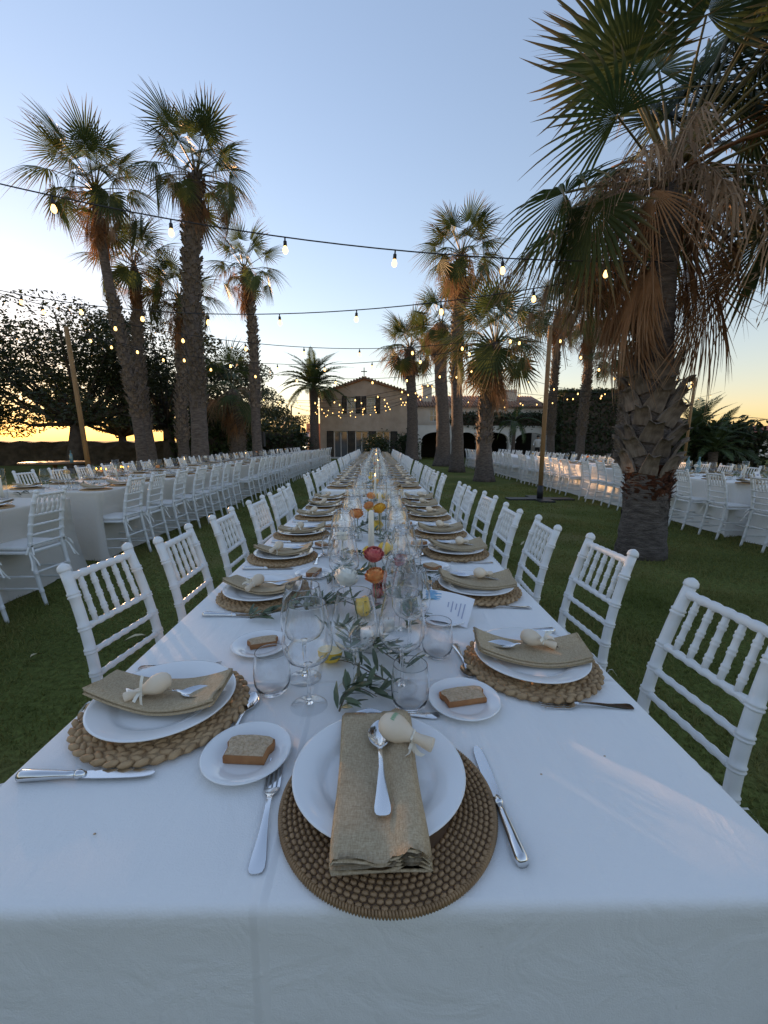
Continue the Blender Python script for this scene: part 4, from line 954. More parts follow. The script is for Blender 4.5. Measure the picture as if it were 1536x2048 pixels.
def real_wine():
    o = [(.0045, .0968), (.0110, .0975), (.0270, .1010), (.0422, .1120), (.0505, .1300), (.0522, .1500), (.0490, .1750), (.0432, .2050), (.03855, .2287), (.0384, .2298)]
    b_ = MB(); b_.lathe([(.0003, .0966)] + o + [(.0381, .2304), (.0378, .2304), (.0375, .2298)] + [(r_ - .0010, z + (.0011 if z < .12 else 0)) for r_, z in o[::-1][1:]] + [(.0003, .0980)], 44)
    s_ = MB(); s_.lathe([(.0003, .0080), (.0095, .0082), (.0062, .0115), (.0040, .020), (.0037, .045), (.0040, .075), (.0052, .088), (.0090, .0955), (.0003, .0960)], 20)
    f_ = MB(); f_.lathe([(.0003, .0004), (.038, .0004), (.0388, .0010), (.0382, .0017), (.034, .0026), (.020, .0046), (.010, .0074), (.0003, .0076)], 44)
    return b_.mesh('bowl', 'real_glass'), s_.mesh('stem', 'real_glass'), WG[2]
RWG = real_wine()
RTUMB = lathe_mesh('tumbler', [(.0003, .002), (.027, .003), (.034, .010), (.0395, .028), (.0405, .05), (.0388, .075), (.0357, .0967), (.0355, .0979), (.0352, .0984), (.0347, .0984), (.0343, .0979), (.0345, .0967), (.0375, .075), (.0392, .05), (.0382, .030), (.0335, .016), (.026, .0085), (.0003, .0075)], 'real_glass', 44)
TUMB = lathe_mesh('tumbler', [(.0345, .098), (.035, .0985), (.0355, .098), (.0388, .075), (.0405, .05), (.0395, .028), (.034, .010), (.027, .003), (.0005, .002), (.0005, .006), (.025, .0075), (.0325, .014), (.036, .022)], 'glass', 40)
wm = MB(); wm.lathe([(.0384, .230), (.0432, .205), (.0490, .175), (.0522, .150), (.0505, .130), (.0422, .112), (.0270, .1005), (.0060, .0955), (.0040, .075), (.0037, .045), (.0042, .018), (.013, .0055), (.034, .0022), (.0388, .0008)], 16); WGFAR = wm.mesh('wine_glass', 'glass')

def wine(x, y, label, group, far=False, z=TZ):
    if far: return tag(obj('wine_glass', WGFAR, None, (x, y, z)), label, 'wine glass', group)
    t = thing('wine_glass', label, 'wine glass', group, (x, y, z), (0, 0, random.uniform(0, 6)))
    for n, me in zip(('bowl', 'stem', 'foot'), RWG if y < 2.6 and abs(x) < 1 else WG): obj(n, me, t)
    return t
def seat_setting(cx, cy, rz, who, grp, lod, front=False, rnd=None, z=TZ):
    """everything laid for one diner; local +Y points from the diner to the table centre"""
    r = rnd or random; M0 = Matrix.Translation((cx, cy, z)) @ Matrix.Rotation(rz, 4, 'Z')
    def P(lx, ly, lz=0, a=0): return M0 @ Matrix.Translation((lx, ly, lz)) @ Matrix.Rotation(a, 4, 'Z')
    def J(s_): return r.uniform(-s_, s_)
    if front: mat = obj('placemat', RCORE, M=P(.015, -.036)); obj('weave', WEAVE, mat, kind='stuff'); tag(mat, 'dark brown woven rattan placemat at the table end', 'placemat')
    else:
        mat = obj('placemat', MATCORE, M=P(J(.004), J(.005), 0, J(3)))
        if lod < 2: obj('braid', BRAID, mat, kind='stuff')
        tag(mat, f'round braided straw placemat at {who}', 'placemat', grp)
    pzv = .0125 if front else .0165
    tag(obj('plate', PLATE, M=P(J(.004), J(.004), pzv)), f'white dinner plate at {who}', 'plate', grp)
    na = J(.16)
    tag(obj('napkin', NAPF if front else NAPS[r.randint(0, 2)], M=P(0, -.022 if front else J(.008), pzv, .02 if front else na)), f'folded beige linen napkin at {who}', 'napkin', grp)
    nz = pzv + (.0330 if front else .0255)
    if lod > 1: return
    if front: Ms = P(.004, -.012, nz, .02) @ Matrix.Rotation(R(-3.5), 4, 'X')
    else: Ms = P(.012 + J(.006), .005 + J(.01), nz + .002, J(.2)) @ Matrix.Rotation(R(2), 4, 'X')
    tag(obj('spoon', SPOON, M=Ms), f'steel spoon lying on the napkin at {who}', 'spoon', grp)
    if front: Mm = P(.030, .048, nz + .021) @ Matrix.Rotation(R(-28), 4, 'Z') @ Matrix.Rotation(R(97), 4, 'Y')
    else: Mm = P(.012 + J(.01), -.012 + J(.012), nz + .024) @ Matrix.Rotation(R(-40 if rz < 0 else -75) + J(.6), 4, 'Z') @ Matrix.Rotation(R(103), 4, 'Y')
    t = tag(obj('maraca', None, M=Mm), f'cream ribboned maraca on the napkin at {who}', 'maraca', grp)
    if not front: t.scale = (.88, .88, .88)
    obj('bulb', MAR[0], t); obj('handle', MAR[1], t); obj('bow', MAR[2], t, rot=(0, 0, J(3)))
    if front: obj('printed_lettering', MAR[3], t, rot=(0, 0, R(200)))
    if lod > 0: return
    kx = .188 if front else .176
    t = tag(obj('knife', None, M=P(kx + J(.004), -.035 + J(.012), 0, R(3.0) if front else J(.04))), f'steel table knife at {who}', 'knife', grp); obj('handle', KH, t); obj('blade', KB, t)
    tag(obj('fork', FORK, M=P(-.167 + J(.004), -.05 + J(.012), 0, R(5) if front else J(.05))), f'steel fork at {who}', 'fork', grp)
    tag(obj('spoon', DSPOON, M=P(.03 + J(.01), .168 + J(.006), 0, R(90) + J(.06))), f'steel dessert spoon above the plate, {who}', 'spoon', grp)
def bread_set(x, y, a, who, grp, lod, z=TZ):
    tag(obj('bread_plate', BPLATE, None, (x, y, z), (0, 0, a)), f'small white side plate at {who}', 'plate', grp)
    t = thing('bread_slice', f'brown bread slice on the side plate at {who}', 'bread', grp, (x + random.uniform(-.006, .006), y + random.uniform(-.006, .006), z + .0052), (0, 0, a), (random.uniform(.85, 1.1), random.uniform(.7, 1.1), random.uniform(.9, 1.2)))
    obj('crumb', BR[0], t); obj('crust', BR[1], t)

# ---------------------------------------------------------------- the centre table is laid
seat_setting(.004, .603, 0, 'the table end', None, 0, front=True)
bread_set(-.228, .666, R(-4), 'the table end', None, 0)
for side, ys, x_, rz in (('sunset', SL, -.435, LA), ('big palm', SR, .385, RA)):
    for k, y in enumerate(ys):
        near = y < 4.3; sg = 1 if side == 'sunset' else -1
        who = f"{ORD[k]} {'sunset-side' if sg > 0 else 'palm-side'} place from the rattan mat" if k < 7 else f'the distant {side} side, centre table'
        grp = f'place settings on the {side} side' if k >= 7 else f'{ORD[k]} place setting on the {side} side'
        xx = x_ + random.uniform(-.012, .012) if k else (-.436 if sg > 0 else .385)
        if k == 1 and sg > 0: xx = -.405
        seat_setting(xx, y, rz, who, grp, 0 if y < 4.3 else 1 if y < 9 else 2, z=TZ)
        if y < 13:
            if k == 0: bx, by = (-.311, 1.068) if sg > 0 else (.189, .817)
            else: bx, by = xx + sg * (.15 + random.uniform(-.02, .02)), y + sg * (.25 + random.uniform(-.03, .03))
            bread_set(bx, by, random.uniform(0, 6) if k else R(20 if sg > 0 else 12), who, grp, 0)
        # glasses
        if k == 0: gl = [('t', -.23, .862), ('w', -.141, .812), ('w', -.168, .918)] if sg > 0 else [('t', .160, 1.018), ('w', .090, 1.04), ('w', .070, 1.15)]
        else: gl = [('t', xx + sg * (.225 + random.uniform(-.02, .02)), y + random.uniform(-.08, .04)), ('w', xx + sg * (.29 + random.uniform(-.02, .02)), y + .06 * sg + random.uniform(-.03, .03)), ('w', xx + sg * (.275 + random.uniform(-.02, .03)), y - .06 * sg + random.uniform(-.03, .03))]
        for q, (kd, gx, gy) in enumerate(gl):
            if kd == 't': tag(obj('tumbler', RTUMB if gy < 2.6 else TUMB, None, (gx, gy, TZ)), f'clear stemless tumbler at {who}', 'tumbler', grp)
            else: wine(gx, gy, f"{ORD[q - 1]} wine glass past the tumbler at {who}" if k < 7 else f'empty stemmed wine glass at {who}', grp, y > 6)
wine(-.047, .874, 'stemmed wine glass of the table end, beside the olive sprig', None); wine(.058, .872, 'stemmed wine glass of the table end, behind the tumbler', None)
tag(obj('tumbler', RTUMB, None, (.072, .806, TZ)), 'clear stemless tumbler above the rattan-mat place, by the side plate', 'tumbler')

# ---------------------------------------------------------------- centrepieces
def olive_leaf():
    m = MB(); rows = []
    for t, w_ in ((0, .0008), (.15, .0032), (.4, .0052), (.7, .0046), (.9, .0022), (1, .0004)):
        z = .006 * math.sin(t * 2.2); rows.append([Vector((.052 * t, -w_, z + .0008)), Vector((.052 * t, 0, z)), Vector((.052 * t, w_, z + .0008))])
    m.strip(rows); return m
OL = olive_leaf(); OLM = OL.mesh('leaf', 'olive_leaf')
def sprig(x, y, a, L, n, label, group, pieces, seed, z=TZ):
    r = random.Random(seed); t = thing('olive_sprig', label, 'olive sprig', group, (x, y, z), (0, 0, a)); pts = [Vector((L * (q - .5), .03 * math.sin(q * 3 + seed), .010 + .02 * math.sin(q * 3.1))) for q in np.linspace(0, 1, 9)]
    m = MB(); m.tube(pts, [.0022, .002, .002, .0018, .0016, .0014, .0012, .001, .0007], 5); obj('stem', m.mesh('stem', 'olive_stem'), t); jm = MB()
    for k in range(n):
        q = (k + .5) / n; p = pts[min(8, int(q * 8.9))]; M = Matrix.Translation(p + Vector((r.uniform(-.008, .008), r.uniform(-.008, .008), r.uniform(0, .012)))) @ Matrix.Rotation((1 if k % 2 else -1) * r.uniform(.3, 1.3), 4, 'Z') @ Matrix.Rotation(-r.uniform(-.1, .5), 4, 'Y') @ Matrix.Rotation(r.uniform(-.8, .8), 4, 'X') @ Matrix.Diagonal((r.uniform(.7, 1.25),) * 3 + (1,))
        if pieces: obj('leaf', OLM, t, M=M)
        else: jm.merge(OL, M)
    if not pieces: obj('leaves', jm.mesh('leaves', 'olive_leaf'), t, kind='stuff')
SP = [(-.035, .80, .5, .09, 22, 'small bunched olive sprig behind the table-end dessert spoon'), (-.03, .93, 2.8, .16, 12, 'olive sprig under the foot of the table-end wine glass'), (.005, 1.02, -.5, .18, 30, 'full olive sprig in front of the white candle jar'), (-.10, 1.07, 1.9, .2, 18, 'olive sprig behind the cut lemon'), (-.27, 1.29, .25, .26, 34, 'olive sprig reaching towards the second sunset-side place'), (-.13, 1.30, -.5, .22, 26, 'olive sprig under the white flower'),
      (.16, 1.26, .9, .24, 34, 'olive sprig beside the menu card'), (.09, 1.38, 2.2, .2, 24, 'olive sprig at the corner of the menu card'), (-.06, 1.62, .3, .24, 28, 'olive sprig around the red glass bud vase'), (.14, 1.70, -.6, .26, 32, 'olive sprig by the ribbed glass cylinder'), (-.16, 1.66, 1.2, .22, 24, 'olive sprig beside the third sunset-side place')]
for i, (x, y, a, L, n, lb) in enumerate(SP): sprig(x, y, a, L, int(n * 1.7), lb, None, True, i)
for i in range(26):
    y = 1.9 + i * .42
    if 4.2 < y < 4.75: continue
    sprig(random.uniform(-.14, .12), y, random.uniform(0, 6), .34, 60, 'olive sprig lying along the middle of the centre table, beyond the tall taper candle', 'olive sprigs along the centre table', False, 40 + i)
LEM = MB(); LEM.lathe([(.0003, -.043), (.006, -.042), (.009, -.038), (.018, -.032), (.027, -.019), (.031, 0), (.027, .019), (.018, .031), (.008, .037), (.006, .040), (.0003, .041)], 24); LEMM = LEM.mesh('lemon', 'lemon')
def lemon(x, y, lb, g=None): tag(obj('lemon', LEMM, None, (x, y, TZ + .031), (R(86), random.uniform(-.2, .2), random.uniform(0, 6))), lb, 'lemon', g)
lemon(-.035, 1.28, 'whole yellow lemon behind the table-end wine glass'); lemon(-.03, 1.95, 'whole lemon beneath the taper candle'); lemon(.04, 2.02, 'whole lemon leaning beside another under the taper candle')
for i in range(16): lemon(random.uniform(-.1, .1), 2.6 + i * .7 if not 4.2 < 2.6 + i * .7 < 4.75 else 4.0, 'whole lemon among the glasses along the distant centre table', 'lemons along the centre table')
def half_lemon(x, y):
    t = thing('cut_lemon', 'lemon half with its cut face up beside the wine glasses', 'lemon', None, (x, y, TZ), (R(-8), R(3), 0))
    m = MB(); m.lathe([(.0003, .001), (.008, .002), (.02, .007), (.028, .017), (.0305, .030), (.0305, .033)], 28); obj('peel', m.mesh('peel', 'lemon'), t)
    m = MB(); m.lathe([(.0305, .033), (.0295, .0338), (.0272, .0336)], 28); obj('pith', m.mesh('pith', 'lemon_pith'), t)
    sg = MB(); a = 2 * math.pi / 9; sg.add([(.003, 0, .0335)] + [(.0262 * math.cos(q), .0262 * math.sin(q), .0338) for q in np.linspace(-a * .42, a * .42, 6)], [tuple(range(7))]); sm = sg.mesh('segment', 'lemon_flesh', False)
    m = MB(); m.add([(.028 * math.cos(q), .028 * math.sin(q), .0332) for q in np.linspace(0, 6.283, 28, endpoint=False)], [tuple(range(28))]); obj('core', m.mesh('core', 'lemon_pith', False), t)
    for k in range(9): obj('segment', sm, t, rot=(0, 0, a * k))
half_lemon(-.116, .985)
def ranunculus(seed, mat):
    """ball of overlapping cupped petals"""
    r = random.Random(seed); m = MB(); m.ball((0, 0, 0), .0165, 10, 8)
    for ring, (n, th, rad) in enumerate([(3, 12, .015), (5, 30, .017), (6, 50, .0195), (7, 72, .022), (8, 94, .0245), (7, 116, .0245)]):
        for k in range(n):
            a = 2 * math.pi * k / n + ring * .5 + r.uniform(-.15, .15); hw = 1.25 * math.pi / n; rows = []
            for t in (1, .66, .33, 0):      # from the petal's foot (below) to its lip (above)
                tt = R(th - 16 + 42 * t); rr = rad * (1 + (.24 if t == 0 else .08 if t == .33 else 0) + r.uniform(-.04, .04)); w_ = hw * (.55 + .45 * math.sin(math.pi * (1 - t) * .8 + .3))
                rows.append([Vector((rr * (1 + .05 * abs(u)) * math.sin(tt) * math.cos(a + u * w_), rr * (1 + .05 * abs(u)) * math.sin(tt) * math.sin(a + u * w_), rr * math.cos(tt))) for u in (-1, -.5, 0, .5, 1)])
            m.strip(rows)
    return m.mesh('bloom', mat)
BLOOM = {k: ranunculus(i, 'petal_' + k) for i, k in enumerate(('white', 'coral', 'orange', 'yellow'))}
VAS = lathe_mesh('bud_vase', [(.012, .095), (.0125, .0955), (.013, .095), (.012, .075), (.016, .055), (.024, .035), (.026, .02), (.022, .004), (.0005, .002), (.0005, .005), (.02, .007)], 'glass', 24)
VASR = lathe_mesh('bud_vase', [(.020, .07), (.021, .0705), (.0215, .07), (.0215, .004), (.0005, .002), (.0005, .006), (.019, .007)], 'red_glass', 24)
def flower(x, y, hx, hy, hz, kind, lb, grp=None, red=False, s_=1.15):
    t = thing('flower_vase', lb, 'flower vase', grp, (x, y, TZ)); obj('vase', VASR if red else VAS, t)
    h_ = Vector((hx - x, hy - y, hz - TZ)); m = MB(); m.tube([(0, 0, .01), (h_.x * .25, h_.y * .25, h_.z * .4), (h_.x * .7, h_.y * .7, h_.z * .75), h_ - Vector((0, 0, .004))], .0022, 6); obj('stem', m.mesh('stem', 'flower_stem'), t)
    obj('bloom', BLOOM[kind], t, h_, (random.uniform(-.5, -.1), random.uniform(-.3, .3), random.uniform(0, 6)), s_)
flower(-.045, 1.13, -.082, 1.12, .944, 'white', 'white ranunculus on a bent stem in a clear bud vase'); flower(.008, 1.44, -.007, 1.40, .930, 'coral', 'coral red ranunculus in a red glass bud vase', red=True); flower(.000, 1.37, -.004, 1.36, .868, 'orange', 'peach orange ranunculus beside the lemon', red=False)
flower(.022, 2.28, .018, 2.25, .955, 'yellow', 'deep yellow ranunculus behind the taper candle'); flower(-.10, 2.30, -.105, 2.28, .92, 'orange', 'orange ranunculus beside the deep yellow one'); flower(.10, 1.62, .10, 1.6, .84, 'coral', 'low coral bloom behind the wine glasses by the menu card')
flower(-.14, 1.80, -.15, 1.79, .90, 'white', 'small white ranunculus beside the lemons'); flower(.06, 2.55, .06, 2.54, .93, 'white', 'white ranunculus past the deep yellow one'); flower(-.06, 2.72, -.05, 2.7, .90, 'orange', 'peach ranunculus low among the wine glasses past the yellow one')
def candle(x, y, lb, grp=None, h_=.2, r_=.011, tube=False, lit=False, hr=.042, hh=.24, mat='wax'):
    t = thing('candle', lb, 'candle', grp, (x, y, TZ)); m = MB(); m.lathe([(.0005, .012), (r_, .012), (r_ * .93, h_ * .7), (r_ * .8, h_ - .01), (r_ * .5, h_ - .002), (.0005, h_)], 14); obj('taper', m.mesh('taper', mat), t)
    m = MB(); m.tube([(0, 0, h_ - .002), (.001, 0, h_ + .008)], .0009, 5); obj('wick', m.mesh('wick', 'black_rubber'), t)
    m = MB(); m.lathe([(.0005, .001), (.024, .001), (.024, .006), (r_ + .004, .010), (r_ + .003, .022), (r_ + .0008, .022), (.0005, .014)], 18); obj('holder', m.mesh('holder', 'glass'), t)
    if tube: m = MB(); m.lathe([(hr, hh), (hr + .0012, hh + .0008), (hr + .002, hh), (hr + .002, .002), (.0005, .0012)], 28); obj('glass_cylinder', m.mesh('glass_cylinder', 'glass'), t)
    if lit: m = MB(); m.lathe([(.0004, h_ + .004), (.003, h_ + .010), (.0036, h_ + .015), (.002, h_ + .024), (.0003, h_ + .032)], 8); obj('flame', m.mesh('flame', 'flame'), t)
candle(-.021, 1.76, 'tall cream taper candle standing over the lemons', None, .265, .0135)
candle(.135, 1.66, 'short candle in a ribbed glass cylinder near the menu card', None, .10, .02, True, hr=.048, hh=.17)
def jar(x, y, r_, h_, wz, lb):
    t = thing('candle_jar', lb, 'candle jar', None, (x, y, TZ)); m = MB(); m.lathe([(r_ - .001, h_), (r_, h_ + .0005), (r_ + .001, h_), (r_, .003), (.0005, .001)], 28); obj('jar', m.mesh('jar', 'glass'), t)
    m = MB(); m.lathe([(.0005, .004), (r_ - .002, .004), (r_ - .002, wz), (.0005, wz + .001)], 28); obj('wax', m.mesh('wax', 'white_wax'), t)
    m = MB(); m.tube([(0, 0, wz), (0, 0, wz + .008)], .001, 5); obj('wick', m.mesh('wick', 'black_rubber'), t)
jar(-.014, 1.055, .029, .072, .055, 'white candle in a straight glass jar before the bud vase'); jar(.032, 1.165, .022, .05, .036, 'small white votive candle behind the wine glass')
for i in range(15):
    y = 2.7 + i * 1.02 + random.uniform(-.1, .1)
    if 4.15 < y < 4.8: y = 4.95
    candle(random.uniform(-.06, .05), y, 'cream taper candle in a tall glass cylinder along the distant centre table', 'taper candles along the centre table', .24, .012, True, lit=i % 3 == 1, hh=.30)
    flower(x := random.uniform(-.12, .1), y + .35, x + random.uniform(-.02, .02), y + .35, TZ + random.uniform(.14, .2), ['orange', 'yellow', 'white', 'coral'][i % 4], f"{['orange', 'yellow', 'white', 'coral'][i % 4]} ranunculus in a bud vase along the distant centre table", 'bud vases along the centre table')
fr_ = MB(); X0, X1, Y0, Y1, Zt = -.27, .24, 3.75, 4.02, TZ + .13
for (a, b) in [((X0, Y0, Zt), (X1, Y0, Zt)), ((X0, Y1, Zt), (X1, Y1, Zt)), ((X0, Y0, Zt), (X0, Y1, Zt)), ((X1, Y0, Zt), (X1, Y1, Zt))] + [((x, y, TZ + .002), (x, y, Zt)) for x in (X0, X1) for y in (Y0, Y1)]: fr_.tube([a, b], .0035, 6)
fr_.v = [(x, y - Y0, z) for x, y, z in fr_.v]; tag(obj('brass_frame', fr_.mesh('brass_frame', 'brass'), None, (0, Y0, 0)), 'slim brass frame spanning the glasses at the gap in the centre table', 'stand')
# menu card
mc = tag(obj('menu_card', None, None, (0, 0, 0)), 'white menu card with blue picture lying by the olive sprig', 'menu card'); C = [Vector((.162, 1.328, TZ + .072)), Vector((.316, 1.268, TZ + .058)), Vector((.272, 1.175, TZ + .004)), Vector((.140, 1.235, TZ + .006))]
def cardp(u, v, dz=.0012): return C[0].lerp(C[1], u).lerp(C[3].lerp(C[2], u), v) + Vector((0, 0, dz + .006 * math.sin(u * 3.1)))
m = MB(); m.strip([[cardp(u, v, 0) for u in np.linspace(0, 1, 9)] for v in np.linspace(0, 1, 9)]); m.strip([[cardp(u, v, -.0006) for u in np.linspace(1, 0, 9)] for v in np.linspace(0, 1, 9)]); obj('sheet', m.mesh('sheet', 'paper'), mc)
m = MB(); r = random.Random(4)
for k in range(9): u = .06 + .05 * r.random(); v = .04 + k * .035; m.strip([[cardp(u, v), cardp(u + .12 + .16 * r.random(), v)], [cardp(u + .02, v + .026), cardp(u + .16 + .12 * r.random(), v + .028)]])
obj('printed_picture', m.mesh('picture', 'print_blue', False), mc)
m = MB()
for k, (v0, v1) in enumerate([(.35, .52), (.30, .66), (.34, .55), (.30, .74), (.28, .78)]): u = .52 + .08 * k; m.strip([[cardp(u, v0), cardp(u + .022, v0)], [cardp(u, v1), cardp(u + .022, v1)]])
obj('printed_lines', m.mesh('lines', 'print_grey', False), mc)
for k, (x, y) in enumerate([(.28, .62), (.36, .80), (.41, .66), (-.40, .52)]):
    m = MB(); m.ball((0, 0, .0008), .0017, 6, 4, (1.4, 1, .6)); tag(obj('bread_crumb', m.mesh('bread_crumb', 'crumb'), None, (x, y, TZ)), 'tiny crumb on the bare white cloth at the table end', 'crumb', 'crumbs on the cloth')

# ---------------------------------------------------------------- side tables are laid
def side_lay(name, xi, xo, ys_i, ys_o, zi, zo, cx, ymax, lo):
    for lab, xs, ys, rz, sg in (('lawn-side row', xi, ys_i, zi, 1 if xi < cx else -1), ('outer row', xo, ys_o, zo, 1 if xo < cx else -1)):
        for k, y in enumerate(ys):
            if y > ymax or y < lo: continue
            who = f'{lab} of the {name}'; grp = f'settings in the {who}'
            if y < ymax * .75: seat_setting(xs, y, rz, who, grp, 2)
            for q in range(2 if y < 12 else 1): wine(xs + sg * (.27 + .03 * q), y + .07 * (q - .5) * 2 + random.uniform(-.03, .03), f'stemmed wine glass in the {who}', grp, y > 6)
            if y < 10: tag(obj('tumbler', TUMB, None, (xs + sg * .22, y - .02, TZ)), f'stemless tumbler in the {who}', 'tumbler', grp)
side_lay('sunset-side table', -3.13, -3.95, LI, LO, RA, LA, -3.54, 17, 2.3)
side_lay('table behind the huge palm', 5.15, 5.98, PI_, PO, LA, RA, 5.56, 16, 4.8)
TZ_ = TZ
for i in range(16):
    y = 3.0 + i * .95; x = -3.54 + random.uniform(-.06, .06); kd = ['white', 'orange', 'yellow'][i % 3]
    if i % 2: candle(x, y, 'taper candle in a glass cylinder on the sunset-side table', 'candles on the sunset-side table', .2, .012, True, lit=i % 4 == 1, hh=.28)
    else: flower(x, y, x, y, TZ + random.uniform(.12, .24), kd, f'{kd} flower in a bud vase on the sunset-side table', 'flowers on the sunset-side table')
    sprig(x + .05, y + .2, random.uniform(0, 6), .25, 22, 'olive sprig along the sunset-side table', 'olive sprigs on the sunset-side table', False, 90 + i)
for i in range(11):
    y = 5.3 + i * .95; x = 5.56 + random.uniform(-.06, .06); kd = ['orange', 'yellow', 'white'][i % 3]
    if i % 2: candle(x, y, 'taper candle in a glass cylinder on the table behind the huge palm', 'candles behind the palm', .2, .012, True, hh=.28)
    else: flower(x, y, x, y, TZ + random.uniform(.12, .2), kd, f'{kd} flower in a bud vase on the table behind the huge palm', 'flowers behind the palm')
    sprig(x + .05, y + .2, random.uniform(0, 6), .25, 22, 'olive sprig along the table behind the huge palm', 'olive sprigs behind the palm', False, 120 + i)
def leaning_card(x, y, rz, lb):
    t = tag(obj('menu_card', None, None, (x, y, TZ + .002), (R(-22), 0, rz)), lb, 'menu card'); m = MB(); m.box(-.06, .06, 0, .0012, 0, .17); obj('sheet', m.mesh('sheet', 'paper', False), t); m = MB(); m.box(-.03, .03, -.001, -.0002, .05, .065); m.box(-.022, .022, -.001, -.0002, .035, .045); m.box(-.025, .025, -.001, -.0002, .11, .135); obj('printed_lines', m.mesh('lines', 'print_grey', False), t)
leaning_card(5.32, 5.7, R(20), 'white menu card leaning on flowers at the table behind the huge palm')
def bottle(x, y, z, lb, g): m = MB(); m.lathe([(.0005, 0), (.036, .001), (.038, .01), (.038, .17), (.03, .2), (.015, .23), (.013, .275), (.016, .276), (.016, .295), (.0005, .296)], 18); tag(obj('water_bottle', m.mesh('water_bottle', 'water_bottle'), None, (x, y, z)), lb, 'bottle', g)
for k in range(2): bottle(5.9 + .02 * k, 7.6 + .3 * k, TZ, 'tall glass water bottle on the table behind the huge palm', 'water bottles behind the palm')

# ---------------------------------------------------------------- poles and festoon lights
def pole(x, y, h_, lean, label, foot=False, w_=.055):
    t = thing('wooden_pole', label, 'pole', None, (x, y, 0)); m = MB(); m.tube([(0, 0, .0), (lean[0] * .5, lean[1] * .5, h_ * .5), (lean[0], lean[1], h_)], [w_, w_ * .95, w_ * .9], 8); obj('post', m.mesh('post', 'pole_wood'), t)
    if foot:
        m = MB(); m.tube([(0, 0, 0), (lean[0] * .08, 0, .33)], w_ * 1.25, 12); obj('sleeve', m.mesh('sleeve', 'black_metal'), t)
        for a, b_, c, d in [(-.75, .75, -.16, .16), (-.16, .16, -.5, -.165), (-.16, .16, .165, .5)]: m = MB(); m.box(a, b_, c, d, .0, .035); obj('base_board', m.mesh('base_board', 'black_metal', False), t)
pole(-6.85, 10.2, 3.85, (-.25, .1), 'leaning wooden pole between the sunset-side table and the dark trees')
pole(3.76, 9.5, 3.8, (.02, .1), 'wooden pole on dark base boards standing alone on the lawn', True)
pole(-7.3, 21.6, 3.8, (.0, .1), 'wooden pole in front of the short brown-skirted palm')
pole(-6.1, 31.0, 3.8, (0, 0), 'thin wooden pole by the low trees and the van')
pole(12.55, 17.0, 3.85, (.05, 0), 'wooden pole with warm light on it beside the feather palms')
pole(-7.0, 4.3, 4.6, (0, 0), 'wooden pole holding the nearest light string over the sunset-side table'.replace('nearest', 'first')); pole(-6.9, 7.4, 3.9, (0, 0), 'wooden pole beside the middle of the sunset-side table')
so_ = MB(); so_.lathe([(.0005, 0), (.007, 0), (.007, -.028), (.0155, -.034), (.0165, -.075), (.0005, -.075)], 10); SOCK = so_.mesh('socket', 'black_rubber')
bu = MB(); bu.lathe([(.012, -.074), (.016, -.085), (.0225, -.102), (.0235, -.115), (.019, -.13), (.008, -.139), (.0005, -.1405)], 12); BULB = bu.mesh('bulb', 'bulb_glow')
def festoon(A, B, sag, label, step=1.08, off=.5, s_=1.25):
    A, B = Vector(A), Vector(B); t = thing('festoon_lights', label, 'string lights', 'festoon light strings', A); n = 30; L = (B - A).length
    f = lambda q: (B - A) * q + Vector((0, 0, -sag * 4 * q * (1 - q)))
    m = MB(); m.tube([f(k / n) for k in range(n + 1)], .0065 if A.y < 12 else .008, 5); obj('cable', m.mesh('cable', 'black_rubber'), t)
    k = off
    while k * step < L - .2:
        p = f(k * step / L); rz = (random.uniform(-.08, .08), random.uniform(-.08, .08), 0); obj('socket', SOCK, t, p, rz, s_); obj('bulb', BULB, t, p, rz, s_); k += 1
PL = {'a': (-7.0, 4.3, 4.55), 'b': (-6.9, 7.4, 3.86), 'c': (-7.1, 10.3, 3.8), 'd': (-7.3, 21.7, 3.75), 'e': (-6.1, 31, 3.75)}
